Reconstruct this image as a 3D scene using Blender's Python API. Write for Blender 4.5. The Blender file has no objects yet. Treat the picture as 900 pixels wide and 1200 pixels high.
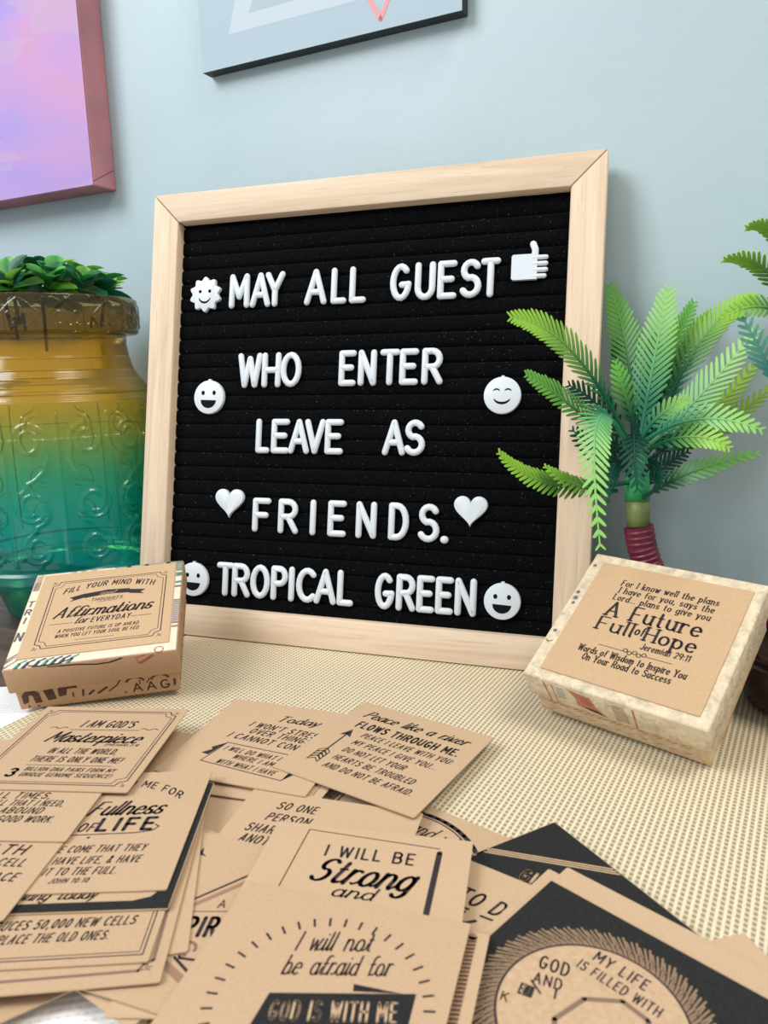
import bpy, bmesh, math, random
import numpy as np
from mathutils import Matrix, Vector
random.seed(7); RNG = np.random.default_rng(11)
PI = math.pi
SC = bpy.context.scene
COL = SC.collection

# ------------------------------------------------------------------ camera, world, light, exposure
cam_d = bpy.data.cameras.new('camera'); cam = bpy.data.objects.new('camera', cam_d); COL.objects.link(cam)
_r, _u, _d = [Vector(v) for v in [[0.99975, -0.004445, -0.021926], [0.022372, 0.19862, 0.979821], [0.0, 0.980067, -0.198669]]]
cam.matrix_world = Matrix(((_r.x, _u.x, -_d.x, 0), (_r.y, _u.y, -_d.y, 0), (_r.z, _u.z, -_d.z, 0.15103), (0, 0, 0, 1)))
cam_d.sensor_fit = 'HORIZONTAL'; cam_d.sensor_width = 27.0; cam_d.lens = 869.34 / 900.0 * 27.0
cam_d.clip_start = 0.01; cam_d.clip_end = 50
cam_d.dof.use_dof = True; cam_d.dof.focus_distance = 0.40; cam_d.dof.aperture_fstop = 24.0
SC.camera = cam

W = bpy.data.worlds.new('room_light'); SC.world = W; W.use_nodes = True
W.node_tree.nodes['Background'].inputs[0].default_value = (0.91, 0.95, 1.0, 1)
W.node_tree.nodes['Background'].inputs[1].default_value = 0.66

def area(name, loc, target, sx, sy, power, col):
    l = bpy.data.lights.new(name, 'AREA'); l.shape = 'RECTANGLE'; l.size = sx; l.size_y = sy
    l.energy = power; l.color = col
    o = bpy.data.objects.new(name, l); COL.objects.link(o); o.location = loc
    o.rotation_euler = (Vector(target) - Vector(loc)).to_track_quat('-Z', 'Y').to_euler()
    return o
area('window_light', (-1.25, -0.30, 1.25), (0.0, 0.36, 0.05), 0.75, 0.85, 26.0, (0.93, 0.97, 1.0))
area('warm_fill_light', (0.65, -0.25, 1.5), (0.1, 0.30, 0.0), 0.6, 0.6, 15.0, (1.0, 0.90, 0.76))  # added warm fill lamp, not a known fixture; brightens the shadowed wall at right
SC.view_settings.view_transform = 'Standard'; SC.view_settings.look = 'None'
SC.view_settings.gamma = 1.0; SC.view_settings.use_curve_mapping = False
SC.view_settings.exposure = 0.04

# ------------------------------------------------------------------ materials
def srgb(r, g, b):
    f = lambda c: (c / 255) / 12.92 if c / 255 <= 0.04045 else ((c / 255 + 0.055) / 1.055) ** 2.4
    return (f(r), f(g), f(b), 1.0)
class NT:
    def __init__(s, name):
        s.m = bpy.data.materials.new(name); s.m.use_nodes = True; s.t = s.m.node_tree
        s.b = s.t.nodes['Principled BSDF']; s.out = s.t.nodes['Material Output']
    def n(s, typ, **kw):
        o = s.t.nodes.new(typ)
        for k, v in kw.items(): setattr(o, k, v)
        return o
    def l(s, a, b): s.t.links.new(a, b)
    def coord(s, scale=(1, 1, 1), rot=(0, 0, 0)):
        tc = s.n('ShaderNodeTexCoord'); mp = s.n('ShaderNodeMapping')
        mp.inputs['Scale'].default_value = scale; mp.inputs['Rotation'].default_value = rot
        s.l(tc.outputs['Object'], mp.inputs['Vector']); return mp.outputs['Vector']
    def noise(s, vec, scale, detail=4, rough=0.55, dist=0.0):
        o = s.n('ShaderNodeTexNoise'); o.inputs['Scale'].default_value = scale; o.inputs['Detail'].default_value = detail
        o.inputs['Roughness'].default_value = rough; o.inputs['Distortion'].default_value = dist
        s.l(vec, o.inputs['Vector']); return o.outputs['Fac']
    def ramp(s, fac, stops):
        o = s.n('ShaderNodeValToRGB'); e = o.color_ramp.elements
        while len(e) < len(stops): e.new(0.5)
        for i, (p, c) in enumerate(stops): e[i].position = p; e[i].color = c
        s.l(fac, o.inputs['Fac']); return o.outputs['Color']
    def bump(s, h, strength, dist):
        o = s.n('ShaderNodeBump'); o.inputs['Strength'].default_value = strength; o.inputs['Distance'].default_value = dist
        s.l(h, o.inputs['Height']); s.l(o.outputs['Normal'], s.b.inputs['Normal'])
    def math(s, op, a, b=None):
        o = s.n('ShaderNodeMath', operation=op)
        for i, v in enumerate((a, b)):
            if v is None: continue
            if isinstance(v, (int, float)): o.inputs[i].default_value = v
            else: s.l(v, o.inputs[i])
        return o.outputs[0]
    def mix(s, fac, a, b, mode='MIX'):
        o = s.n('ShaderNodeMix', data_type='RGBA', blend_type=mode)
        for k, v in ((0, fac), (6, a), (7, b)):
            if isinstance(v, (int, float)): o.inputs[k].default_value = v
            elif isinstance(v, tuple): o.inputs[k].default_value = v
            else: s.l(v, o.inputs[k])
        return o.outputs[2]
    def set(s, rough=0.5, spec=0.5, col=None):
        s.b.inputs['Roughness'].default_value = rough; s.b.inputs['Specular IOR Level'].default_value = spec
        if col: s.b.inputs['Base Color'].default_value = col
        return s
MATS = {}
def plain(name, col, rough=0.5, spec=0.5, nscale=None, namt=0.12, bumps=None):
    q = NT(name).set(rough, spec, col)
    if nscale:
        v = q.coord(); f = q.noise(v, nscale, 5)
        lo = tuple(c * (1 - namt) for c in col[:3]) + (1,); hi = tuple(min(1, c * (1 + namt)) for c in col[:3]) + (1,)
        q.l(q.ramp(f, [(0.3, lo), (0.7, hi)]), q.b.inputs['Base Color'])
        if bumps: q.bump(f, bumps[0], bumps[1])
    MATS[name] = q.m; return q.m
def kraft(name, col):
    q = NT(name).set(0.78, 0.25)
    v = q.coord(); a = q.noise(v, 1100, 5, 0.7); b = q.noise(q.coord((1, 3, 1)), 1500, 2)
    dk = tuple(c * 0.92 for c in col[:3]) + (1,); lt = tuple(min(1, c * 1.06) for c in col[:3]) + (1,)
    c1 = q.ramp(a, [(0.3, dk), (0.7, lt)])
    c2 = q.mix(q.math('MULTIPLY', q.math('GREATER_THAN', b, 0.66), 0.25), c1, tuple(c * 0.6 for c in col[:3]) + (1,))
    oi = q.n('ShaderNodeObjectInfo')
    c3 = q.mix(q.math('MULTIPLY', oi.outputs['Random'], 0.10), c2, srgb(240, 214, 180))
    q.l(c3, q.b.inputs['Base Color']); q.bump(a, 0.15, 0.0003)
    MATS[name] = q.m; return q.m
KRAFT = kraft('kraft_card', srgb(184, 155, 124))
BOXKRAFT = kraft('kraft_box_paper', srgb(184, 148, 114))
LABELK = kraft('kraft_label', srgb(188, 157, 122))
INK = plain('printing_ink', srgb(52, 44, 48), 0.7, 0.2)
INKG = plain('grey_brown_ink', srgb(128, 104, 88), 0.7, 0.2)
BLACKP = plain('black_card_print', srgb(38, 38, 38), 0.7, 0.15, 900, 0.25)
TANP = plain('bare_kraft_in_print', srgb(186, 157, 126), 0.78, 0.25, 600, 0.1)
HATCH = plain('hatched_kraft_print', srgb(142, 116, 92), 0.78, 0.25)
TEAL = plain('teal_print', srgb(72, 150, 138), 0.6, 0.3, 300, 0.2)
BLUE = plain('slate_blue_print', srgb(62, 92, 116), 0.6, 0.3, 300, 0.2)
CREAM = plain('cream_print', srgb(226, 206, 184), 0.7, 0.3, 300, 0.08)
RUST = plain('rust_print', srgb(168, 98, 74), 0.7, 0.3, 300, 0.2)
BROWNP = plain('dark_brown_print', srgb(84, 56, 42), 0.7, 0.3, 300, 0.25)
TAUPE = plain('taupe_print', srgb(150, 116, 92), 0.7, 0.3)
GREYP = plain('grey_print', srgb(104, 100, 104), 0.7, 0.3)
PALEBLUE = plain('faded_blue_print', srgb(128, 132, 150), 0.7, 0.3)
DUSTY = plain('dusty_rose_print', srgb(176, 120, 96), 0.7, 0.3, 400, 0.25)
WHITEPL = plain('white_plastic', srgb(206, 213, 219), 0.38, 0.5)
HOLE = plain('black_inlay', srgb(16, 16, 20), 0.8, 0.1)

def wood(name, axis):
    q = NT(name).set(0.55, 0.35)
    sc = [60, 60, 60]; sc[axis] = 3.0
    v = q.coord(tuple(sc)); f = q.noise(v, 3.2, 5, 0.6, 1.2)
    sc2 = [400, 400, 400]; sc2[axis] = 12
    g = q.noise(q.coord(tuple(sc2)), 2.0, 3)
    c = q.ramp(f, [(0.25, srgb(198, 172, 144)), (0.5, srgb(213, 190, 163)), (0.75, srgb(224, 204, 180))])
    c = q.mix(q.math('MULTIPLY', q.math('LESS_THAN', g, 0.36), 0.35), c, srgb(176, 140, 108))
    q.l(c, q.b.inputs['Base Color']); q.bump(g, 0.12, 0.0003); MATS[name] = q.m; return q.m
OAKX = wood('pale_oak_along', 0); OAKZ = wood('pale_oak_upright', 2)

def felt():
    q = NT('black_felt').set(0.95, 0.06)
    v = q.coord(); a = q.noise(v, 900, 3); b = q.noise(v, 260, 2)
    c = q.ramp(a, [(0.3, (0.0006, 0.0007, 0.0009, 1)), (0.75, (0.0034, 0.0040, 0.0052, 1))])
    s = q.noise(q.coord((1, 1, 1.0)), 1100, 0)
    c = q.mix(q.math('MULTIPLY', q.math('GREATER_THAN', s, 0.80), 0.5), c, (0.12, 0.13, 0.14, 1))
    q.l(c, q.b.inputs['Base Color'])
    q.b.inputs['Sheen Weight'].default_value = 0.02; q.b.inputs['Sheen Roughness'].default_value = 0.5
    q.bump(a, 0.7, 0.001); return q.m
FELT = felt()

def wallmat():
    q = NT('wall_paint').set(0.42, 0.45)
    v = q.coord(); a = q.noise(v, 9, 3); b = q.noise(v, 160, 4, 0.6); d = q.noise(q.coord((1, 1, 0.4)), 40, 3)
    q.l(q.ramp(a, [(0.3, srgb(172, 191, 196)), (0.7, srgb(177, 196, 201))]), q.b.inputs['Base Color'])
    q.bump(q.math('ADD', b, q.math('MULTIPLY', d, 1.5)), 0.10, 0.0012); return q.m
WALLM = wallmat()

def tablewood():
    q = NT('dark_table_wood').set(0.42, 0.4)
    f = q.noise(q.coord((4, 40, 40), (0, 0, 0.45)), 2.2, 6, 0.6, 0.8)
    q.l(q.ramp(f, [(0.3, srgb(58, 46, 42)), (0.55, srgb(92, 74, 66)), (0.75, srgb(122, 102, 92))]), q.b.inputs['Base Color'])
    q.bump(f, 0.2, 0.0006); return q.m
TABLEM = tablewood()

def weave(name, a1, a2, pitch, thread, thread2, gap, glossy, fill1, fill2, bst=0.42):
    """woven strands: coordinates along two (slightly skewed) strand families, gaps between them"""
    q = NT(name).set(glossy, 0.5)
    tc = q.n('ShaderNodeTexCoord'); sx = q.n('ShaderNodeSeparateXYZ'); q.l(tc.outputs['Object'], sx.inputs[0])
    X, Y = sx.outputs[0], sx.outputs[1]
    def across(ang):   # distance across the strands that run at angle ang
        return q.math('ADD', q.math('MULTIPLY', X, -math.sin(ang) / pitch), q.math('MULTIPLY', Y, math.cos(ang) / pitch))
    def tri(v):
        fr = q.math('FRACT', v); return q.math('ABSOLUTE', q.math('SUBTRACT', fr, 0.5))   # 0 at strand middle .5 at gap middle
    u = tri(across(a1)); v = tri(across(a2))
    g1 = q.math('GREATER_THAN', u, fill1 / 2); g2 = q.math('GREATER_THAN', v, fill2 / 2)
    hole = q.math('MULTIPLY', g1, g2)
    nz = q.noise(tc.outputs['Object'], 260, 2)
    t = q.mix(nz, thread, tuple(min(1, c * 1.12) for c in thread[:3]) + (1,))
    c = q.mix(g1, t, thread2); c = q.mix(hole, c, gap)
    q.l(c, q.b.inputs['Base Color'])
    hgt = q.math('SUBTRACT', 1.0, q.math('ADD', q.math('MULTIPLY', u, 0.9), q.math('MULTIPLY', q.math('MULTIPLY', v, g1), 1.0)))
    q.bump(hgt, bst, pitch * 0.35); return q.m
GOLDMAT = weave('woven_gold_vinyl', math.radians(59.5), math.radians(-45.5), 0.00208, srgb(215, 203, 176), srgb(203, 190, 160), srgb(154, 138, 106), 0.45, 0.46, 0.40)
WHITEMAT = weave('woven_white_vinyl', math.radians(6), math.radians(96), 0.0022, srgb(244, 245, 244), srgb(238, 239, 238), srgb(222, 224, 222), 0.4, 0.62, 0.7, 0.3)

def marbled(name, c0, c1, c2):
    q = NT(name).set(0.65, 0.3)
    v = q.coord(); a = q.noise(v, 230, 5, 0.65, 0.6); b = q.noise(v, 70, 3)
    c = q.ramp(a, [(0.32, c2), (0.5, c1), (0.62, c0)])
    c = q.mix(q.math('MULTIPLY', q.math('GREATER_THAN', b, 0.56), 0.35), c, c0)
    q.l(c, q.b.inputs['Base Color']); return q.m
MARBLE = marbled('mottled_cream_paper', srgb(218, 200, 172), srgb(200, 184, 156), srgb(172, 162, 140))
MARBLE2 = marbled('mottled_kraft_paper', srgb(214, 190, 158), srgb(202, 176, 142), srgb(184, 158, 126))

def vertexcol(name, rough, sss):
    q = NT(name).set(rough, 0.45)
    at = q.n('ShaderNodeAttribute'); at.attribute_name = 'tint'
    q.l(at.outputs['Color'], q.b.inputs['Base Color'])
    tr = q.n('ShaderNodeBsdfTranslucent'); q.l(at.outputs['Color'], tr.inputs['Color'])
    mx = q.n('ShaderNodeMixShader'); mx.inputs[0].default_value = sss
    q.l(q.b.outputs[0], mx.inputs[1]); q.l(tr.outputs[0], mx.inputs[2]); q.l(mx.outputs[0], q.out.inputs['Surface'])
    return q.m
LEAFM = vertexcol('plastic_leaf', 0.42, 0.28)

def vaseglass():
    q = NT('tinted_glass')
    tc = q.n('ShaderNodeTexCoord'); sx = q.n('ShaderNodeSeparateXYZ'); q.l(tc.outputs['Object'], sx.inputs[0])
    nz = q.noise(tc.outputs['Object'], 22, 3)
    z = q.math('ADD', sx.outputs[2], q.math('MULTIPLY', q.math('SUBTRACT', nz, 0.5), 0.022))
    fac = q.math('DIVIDE', z, 0.1944)
    col = q.ramp(fac, [(0.0, srgb(60, 196, 190)), (0.22, srgb(70, 220, 212)), (0.40, srgb(96, 228, 208)), (0.50, srgb(164, 230, 184)), (0.60, srgb(230, 226, 140)), (0.70, srgb(252, 218, 118)), (0.86, srgb(250, 212, 104)), (0.89, srgb(206, 174, 96)), (1.0, srgb(196, 172, 112))])
    lac = q.ramp(fac, [(0.0, srgb(0, 120, 118)), (0.22, srgb(0, 178, 172)), (0.40, srgb(0, 186, 156)), (0.50, srgb(96, 182, 118)), (0.60, srgb(184, 176, 62)), (0.70, srgb(226, 172, 34)), (0.86, srgb(222, 160, 26)), (0.89, srgb(112, 86, 32)), (1.0, srgb(110, 90, 44))])
    tp = q.n('ShaderNodeBsdfTransparent'); q.l(col, tp.inputs['Color'])
    tl = q.n('ShaderNodeBsdfTranslucent'); q.l(lac, tl.inputs['Color'])
    df = q.n('ShaderNodeBsdfDiffuse'); q.l(lac, df.inputs['Color'])
    m0 = q.n('ShaderNodeMixShader'); m0.inputs[0].default_value = 0.5; q.l(tl.outputs[0], m0.inputs[1]); q.l(df.outputs[0], m0.inputs[2])
    lw = q.n('ShaderNodeLayerWeight'); lw.inputs['Blend'].default_value = 0.35
    body = q.math('ADD', 0.32, q.math('MULTIPLY', lw.outputs['Facing'], 0.35))
    m1 = q.n('ShaderNodeMixShader'); q.l(body, m1.inputs[0]); q.l(tp.outputs[0], m1.inputs[1]); q.l(m0.outputs[0], m1.inputs[2])
    gl = q.n('ShaderNodeBsdfGlossy'); gl.inputs['Roughness'].default_value = 0.17
    fr = q.n('ShaderNodeFresnel'); fr.inputs['IOR'].default_value = 1.5
    m2 = q.n('ShaderNodeMixShader'); q.l(fr.outputs[0], m2.inputs[0]); q.l(m1.outputs[0], m2.inputs[1]); q.l(gl.outputs[0], m2.inputs[2])
    q.l(m2.outputs[0], q.out.inputs['Surface']); return q.m
GLASS = vaseglass()

def sunsetmat():
    q = NT('sunset_canvas_print').set(0.7, 0.3)
    v = q.coord((3, 3, 9), (0, 0.3, 0)); a = q.noise(v, 1.3, 4, 0.5, 0.6); b = q.noise(q.coord((4, 4, 14), (0, 0.25, 0)), 1.7, 3)
    c = q.ramp(a, [(0.25, srgb(140, 128, 200)), (0.42, srgb(170, 148, 208)), (0.55, srgb(194, 150, 196)), (0.68, srgb(204, 148, 162)), (0.82, srgb(186, 168, 192))])
    c = q.mix(q.math('MULTIPLY', q.math('GREATER_THAN', b, 0.55), 0.35), c, srgb(186, 170, 186))
    q.l(c, q.b.inputs['Base Color']); q.bump(q.noise(q.coord(), 1500, 2), 0.1, 0.0003); return q.m
SUNSET = sunsetmat()
CANVSIDE = plain('dusky_rose_canvas_edge', srgb(176, 122, 130), 0.75, 0.25, 14, 0.22)
POSTER = plain('pale_blue_grey_print', srgb(166, 184, 194), 0.6, 0.35, 6, 0.03)
POSTERW = plain('white_grey_print', srgb(186, 198, 206), 0.6, 0.35)
POSTERG = plain('pale_grey_green_print', srgb(164, 182, 190), 0.6, 0.35)
PINK = plain('coral_pink_print', srgb(232, 150, 152), 0.6, 0.35)
BLACKFR = plain('black_frame_edge', srgb(30, 38, 38), 0.5, 0.4, 60, 0.3)
POTM = plain('glossy_plum_ceramic', srgb(42, 16, 24), 0.16, 0.6)
WRAPM = plain('burgundy_wrap', srgb(112, 36, 58), 0.4, 0.5, 120, 0.25)
OLIVE = plain('olive_stalk_plastic', srgb(112, 126, 70), 0.5, 0.4, 200, 0.25)
COLLAR = plain('green_collar_plastic', srgb(38, 140, 84), 0.45, 0.4, 60, 0.25)
SOIL = plain('dark_potting_fill', srgb(46, 34, 28), 0.9, 0.2, 300, 0.4)
STEMM = plain('dark_green_stalk', srgb(34, 62, 34), 0.6, 0.3)
FLOORM = plain('floor_tile', srgb(150, 132, 116), 0.5, 0.4, 4, 0.08)
BACKM = plain('brown_hardboard', srgb(120, 88, 60), 0.8, 0.2, 200, 0.1)

# ------------------------------------------------------------------ mesh helpers
class MB:
    def __init__(s): s.v = []; s.f = []; s.c = []
    def add(s, vs, fs, col=None):
        o = len(s.v); s.v.extend([tuple(p) for p in vs]); s.f.extend([tuple(i + o for i in f) for f in fs])
        if col is not None: s.c.extend([col] * len(vs) if not isinstance(col, list) else col)
    def box(s, c, size, R=None):
        hx, hy, hz = [a / 2 for a in size]; P = []
        for x in (-hx, hx):
            for y in (-hy, hy):
                for z in (-hz, hz):
                    p = Vector((x, y, z)); p = (R @ p) if R else p; P.append((p.x + c[0], p.y + c[1], p.z + c[2]))
        s.add(P, [(0, 1, 3, 2), (4, 6, 7, 5), (0, 4, 5, 1), (2, 3, 7, 6), (0, 2, 6, 4), (1, 5, 7, 3)])
    def prism(s, poly, z0, z1):
        n = len(poly); P = [(x, y, z0) for x, y in poly] + [(x, y, z1) for x, y in poly]
        s.add(P, [tuple(range(n - 1, -1, -1)), tuple(range(n, 2 * n))] + [(i, (i + 1) % n, n + (i + 1) % n, n + i) for i in range(n)])
    def lathe(s, prof, n=48, c=(0, 0, 0)):
        P = []
        for r, z in prof:
            for k in range(n):
                a = 2 * PI * k / n; P.append((c[0] + r * math.cos(a), c[1] + r * math.sin(a), c[2] + z))
        F = []
        for i in range(len(prof) - 1):
            for k in range(n):
                F.append((i * n + k, i * n + (k + 1) % n, (i + 1) * n + (k + 1) % n, (i + 1) * n + k))
        s.add(P, F)
    def tube(s, pts, rad, n=12, cap=True):
        pts = [Vector(p) for p in pts]; rad = rad if isinstance(rad, (list, tuple)) else [rad] * len(pts)
        P = []; prev = None
        for i, p in enumerate(pts):
            t = (pts[min(i + 1, len(pts) - 1)] - pts[max(i - 1, 0)]).normalized()
            if prev is None:
                a = Vector((0, 0, 1)) if abs(t.z) < 0.9 else Vector((1, 0, 0)); x = t.cross(a).normalized()
            else: x = (prev - t * prev.dot(t)).normalized()
            prev = x; y = t.cross(x)
            for k in range(n):
                a = 2 * PI * k / n; q = p + (x * math.cos(a) + y * math.sin(a)) * rad[i]; P.append((q.x, q.y, q.z))
        F = [(i * n + k, i * n + (k + 1) % n, (i + 1) * n + (k + 1) % n, (i + 1) * n + k) for i in range(len(pts) - 1) for k in range(n)]
        if cap: F += [tuple(range(n - 1, -1, -1)), tuple((len(pts) - 1) * n + k for k in range(n))]
        s.add(P, F)
    def build(s, name, mat, parent=None, smooth=False, bevel=0.0, seg=2):
        me = bpy.data.meshes.new(name); me.from_pydata(s.v, [], s.f); me.materials.append(mat)
        if s.c:
            at = me.color_attributes.new('tint', 'FLOAT_COLOR', 'POINT')
            at.data.foreach_set('color', np.array(s.c, dtype=np.float32).ravel())
        bm = bmesh.new(); bm.from_mesh(me)
        if bevel:
            bmesh.ops.bevel(bm, geom=[e for e in bm.edges if len(e.link_faces) == 2 and e.calc_face_angle(0) > 0.6], offset=bevel, segments=seg, profile=0.5, affect='EDGES')
        if not s.c or smooth: bmesh.ops.recalc_face_normals(bm, faces=bm.faces)
        bm.to_mesh(me); bm.free()
        if smooth:
            for p in me.polygons: p.use_smooth = True
            if smooth == 'auto': me.set_sharp_from_angle(angle=math.radians(38))
        o = bpy.data.objects.new(name, me); COL.objects.link(o)
        if parent: o.parent = parent
        return o
def tag(o, label, cat, group=None, kind=None):
    if label: o['label'] = label
    if cat: o['category'] = cat
    if group: o['group'] = group
    if kind: o['kind'] = kind
    return o
def thing(name, label, cat, M=None, group=None):
    o = bpy.data.objects.new(name, None); COL.objects.link(o); o.empty_display_size = 0.01
    if M is not None: o.matrix_world = M
    return tag(o, label, cat, group)
def frame(o, x, y, z):
    """matrix from an origin and three axes"""
    return Matrix(((x[0], y[0], z[0], o[0]), (x[1], y[1], z[1], o[1]), (x[2], y[2], z[2], o[2]), (0, 0, 0, 1)))

# ------------------------------------------------------------------ stroke lettering
def arc(cx, cy, rx, ry, a0, a1, n=None):
    n = n or max(4, int(abs(a1 - a0) / 22)); return [(cx + rx * math.cos(math.radians(a0 + (a1 - a0) * i / n)), cy + ry * math.sin(math.radians(a0 + (a1 - a0) * i / n))) for i in range(n + 1)]
CAP = {
 'A': (.62, [[(0, 0), (.31, 1), (.62, 0)], [(.12, .33), (.50, .33)]]),
 'B': (.56, [[(0, 0), (0, 1), (.28, 1)] + arc(.28, .765, .24, .235, 90, -90) + [(0, .53)], [(.28, .53)] + arc(.30, .265, .26, .265, 90, -90) + [(0, 0)]]),
 'C': (.58, [arc(.31, .5, .31, .5, 48, 312, 14)]),
 'D': (.58, [[(0, 0), (0, 1), (.22, 1)] + arc(.22, .5, .36, .5, 90, -90, 10) + [(0, 0)]]),
 'E': (.46, [[(.46, 1), (0, 1), (0, 0), (.46, 0)], [(0, .52), (.38, .52)]]),
 'F': (.46, [[(.46, 1), (0, 1), (0, 0)], [(0, .50), (.38, .50)]]),
 'G': (.60, [arc(.31, .5, .31, .5, 48, 352, 16) + [(.60, .42), (.36, .42)]]),
 'H': (.58, [[(0, 0), (0, 1)], [(.58, 0), (.58, 1)], [(0, .5), (.58, .5)]]),
 'I': (.02, [[(.01, 0), (.01, 1)]]),
 'J': (.44, [[(.44, 1), (.44, .24)] + arc(.22, .24, .22, .24, 0, -160)]),
 'K': (.56, [[(0, 0), (0, 1)], [(.54, 1), (0, .42)], [(.2, .62), (.56, 0)]]),
 'L': (.44, [[(0, 1), (0, 0), (.44, 0)]]),
 'M': (.76, [[(0, 0), (0.02, 1), (.38, .30), (.74, 1), (.76, 0)]]),
 'N': (.58, [[(0, 0), (0, 1), (.58, 0), (.58, 1)]]),
 'O': (.62, [arc(.31, .5, .31, .5, 90, 450, 18)]),
 'P': (.54, [[(0, 0), (0, 1), (.28, 1)] + arc(.28, .74, .26, .26, 90, -90) + [(0, .48)]]),
 'Q': (.64, [arc(.31, .5, .31, .5, 90, 450, 18), [(.38, .24), (.62, -.04)]]),
 'R': (.56, [[(0, 0), (0, 1), (.28, 1)] + arc(.28, .74, .26, .26, 90, -90) + [(0, .48)], [(.27, .48), (.56, 0)]]),
 'S': (.54, [arc(.28, .755, .25, .245, 30, 250, 10) + arc(.26, .27, .28, .27, 80, -150, 11)]),
 'T': (.56, [[(0, 1), (.56, 1)], [(.28, 1), (.28, 0)]]),
 'U': (.58, [[(0, 1), (0, .29)] + arc(.29, .29, .29, .29, 180, 360, 9) + [(.58, 1)]]),
 'V': (.60, [[(0, 1), (.30, 0), (.60, 1)]]),
 'W': (.86, [[(0, 1), (.20, 0), (.43, .9), (.66, 0), (.86, 1)]]),
 'X': (.58, [[(0, 0), (.58, 1)], [(0, 1), (.58, 0)]]),
 'Y': (.58, [[(0, 1), (.29, .46), (.58, 1)], [(.29, .46), (.29, 0)]]),
 'Z': (.54, [[(0, 1), (.54, 1), (0, 0), (.54, 0)]]),
 '0': (.50, [arc(.25, .5, .25, .5, 90, 450, 16)]), '1': (.20, [[(0, .8), (.18, 1), (.18, 0)]]),
 '2': (.50, [arc(.25, .73, .25, .27, 165, -25, 8) + [(0, 0), (.5, 0)]]),
 '3': (.50, [arc(.23, .76, .25, .24, 150, -80, 8) + arc(.23, .26, .27, .26, 80, -150, 9)]),
 '5': (.50, [[(.46, 1), (.06, 1), (.02, .56)] + arc(.23, .31, .27, .31, 110, -145, 9)]),
 '9': (.50, [arc(.25, .69, .25, .31, 0, 360, 12) + [(.5, .6), (.34, 0)]]),
 '.': (.06, [[(.03, .02), (.035, .03)]]), ',': (.08, [[(.06, .04), (.0, -.16)]]), '!': (.06, [[(.03, 1), (.03, .32)], [(.03, .02), (.035, .03)]]),
 ':': (.06, [[(.03, .1), (.035, .11)], [(.03, .6), (.035, .61)]]), "'": (.08, [[(.06, 1), (.03, .76)]]), '-': (.3, [[(.0, .45), (.3, .45)]]),
 '&': (.66, [[(.64, 0), (.16, .72)] + arc(.28, .84, .15, .16, 190, -60, 8) + [(.06, .36)] + arc(.24, .22, .22, .22, 150, 360, 8)]),
 '(': (.16, [arc(.3, .45, .3, .65, 130, 230, 6)]),
}
LOW = {   # x-height .62
 'a': (.48, [arc(.24, .30, .24, .31, 60, 420, 14), [(.47, .62), (.47, .08), (.52, 0)]]),
 'b': (.48, [[(.02, 1), (.02, 0)], arc(.24, .30, .23, .31, 180, -180, 14)]),
 'c': (.42, [arc(.24, .30, .24, .31, 50, 315, 11)]),
 'd': (.48, [arc(.24, .30, .24, .31, 60, 420, 14), [(.47, 1), (.47, .08), (.52, 0)]]),
 'e': (.46, [[(.02, .32), (.46, .34)] + arc(.24, .30, .23, .31, 10, 315, 12)]),
 'f': (.32, [arc(.34, .80, .2, .2, 60, 180, 6) + [(.14, 0)], [(0, .58), (.32, .58)]]),
 'g': (.48, [arc(.24, .30, .24, .31, 60, 420, 14), [(.47, .62), (.47, -.1)] + arc(.25, -.1, .22, .22, 0, -150, 8)]),
 'h': (.46, [[(.02, 1), (.02, 0)], [(.02, .36)] + arc(.24, .38, .21, .24, 180, 0, 8) + [(.45, 0)]]),
 'i': (.04, [[(.02, .62), (.02, .06), (.06, 0)], [(.03, .86), (.035, .87)]]),
 'j': (.1, [[(.08, .62), (.08, -.1)] + arc(-.06, -.1, .14, .2, 0, -110, 6), [(.09, .86), (.095, .87)]]),
 'k': (.44, [[(.02, 1), (.02, 0)], [(.40, .62), (.03, .26)], [(.16, .38), (.44, 0)]]),
 'l': (.04, [[(.02, 1), (.02, .06), (.06, 0)]]),
 'm': (.74, [[(.02, .62), (.02, 0)], [(.02, .4)] + arc(.20, .40, .17, .22, 180, 0, 7) + [(.37, 0)], [(.37, .4)] + arc(.55, .40, .17, .22, 180, 0, 7) + [(.72, .06), (.76, 0)]]),
 'n': (.46, [[(.02, .62), (.02, 0)], [(.02, .38)] + arc(.23, .38, .20, .24, 180, 0, 8) + [(.43, .06), (.48, 0)]]),
 'o': (.48, [arc(.24, .30, .24, .31, 90, 450, 14)]),
 'p': (.48, [[(.02, .62), (.02, -.32)], arc(.24, .30, .23, .31, 180, -180, 14)]),
 'r': (.32, [[(.02, .62), (.02, 0)], [(.02, .36)] + arc(.22, .40, .19, .22, 180, 50, 6)]),
 's': (.38, [arc(.20, .46, .17, .155, 35, 245, 8) + arc(.19, .16, .19, .16, 75, -150, 8)]),
 't': (.30, [[(.12, .9), (.12, .1)] + arc(.24, .12, .12, .12, 180, 290, 5), [(0, .60), (.28, .60)]]),
 'u': (.46, [[(.02, .62), (.02, .22)] + arc(.22, .22, .20, .22, 180, 340, 7), [(.43, .62), (.43, .06), (.48, 0)]]),
 'v': (.44, [[(0, .62), (.2, 0), (.44, .62)]]),
 'w': (.64, [[(0, .62), (.16, 0), (.33, .55), (.48, 0), (.64, .62)]]),
 'x': (.42, [[(0, 0), (.42, .62)], [(0, .62), (.42, 0)]]),
 'y': (.44, [[(0, .62), (.22, .02)], [(.44, .62), (.2, -.1)] + arc(.06, -.12, .14, .18, 0, -100, 5)]),
 'z': (.40, [[(0, .62), (.40, .62), (0, 0), (.40, 0)]]),
}
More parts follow.
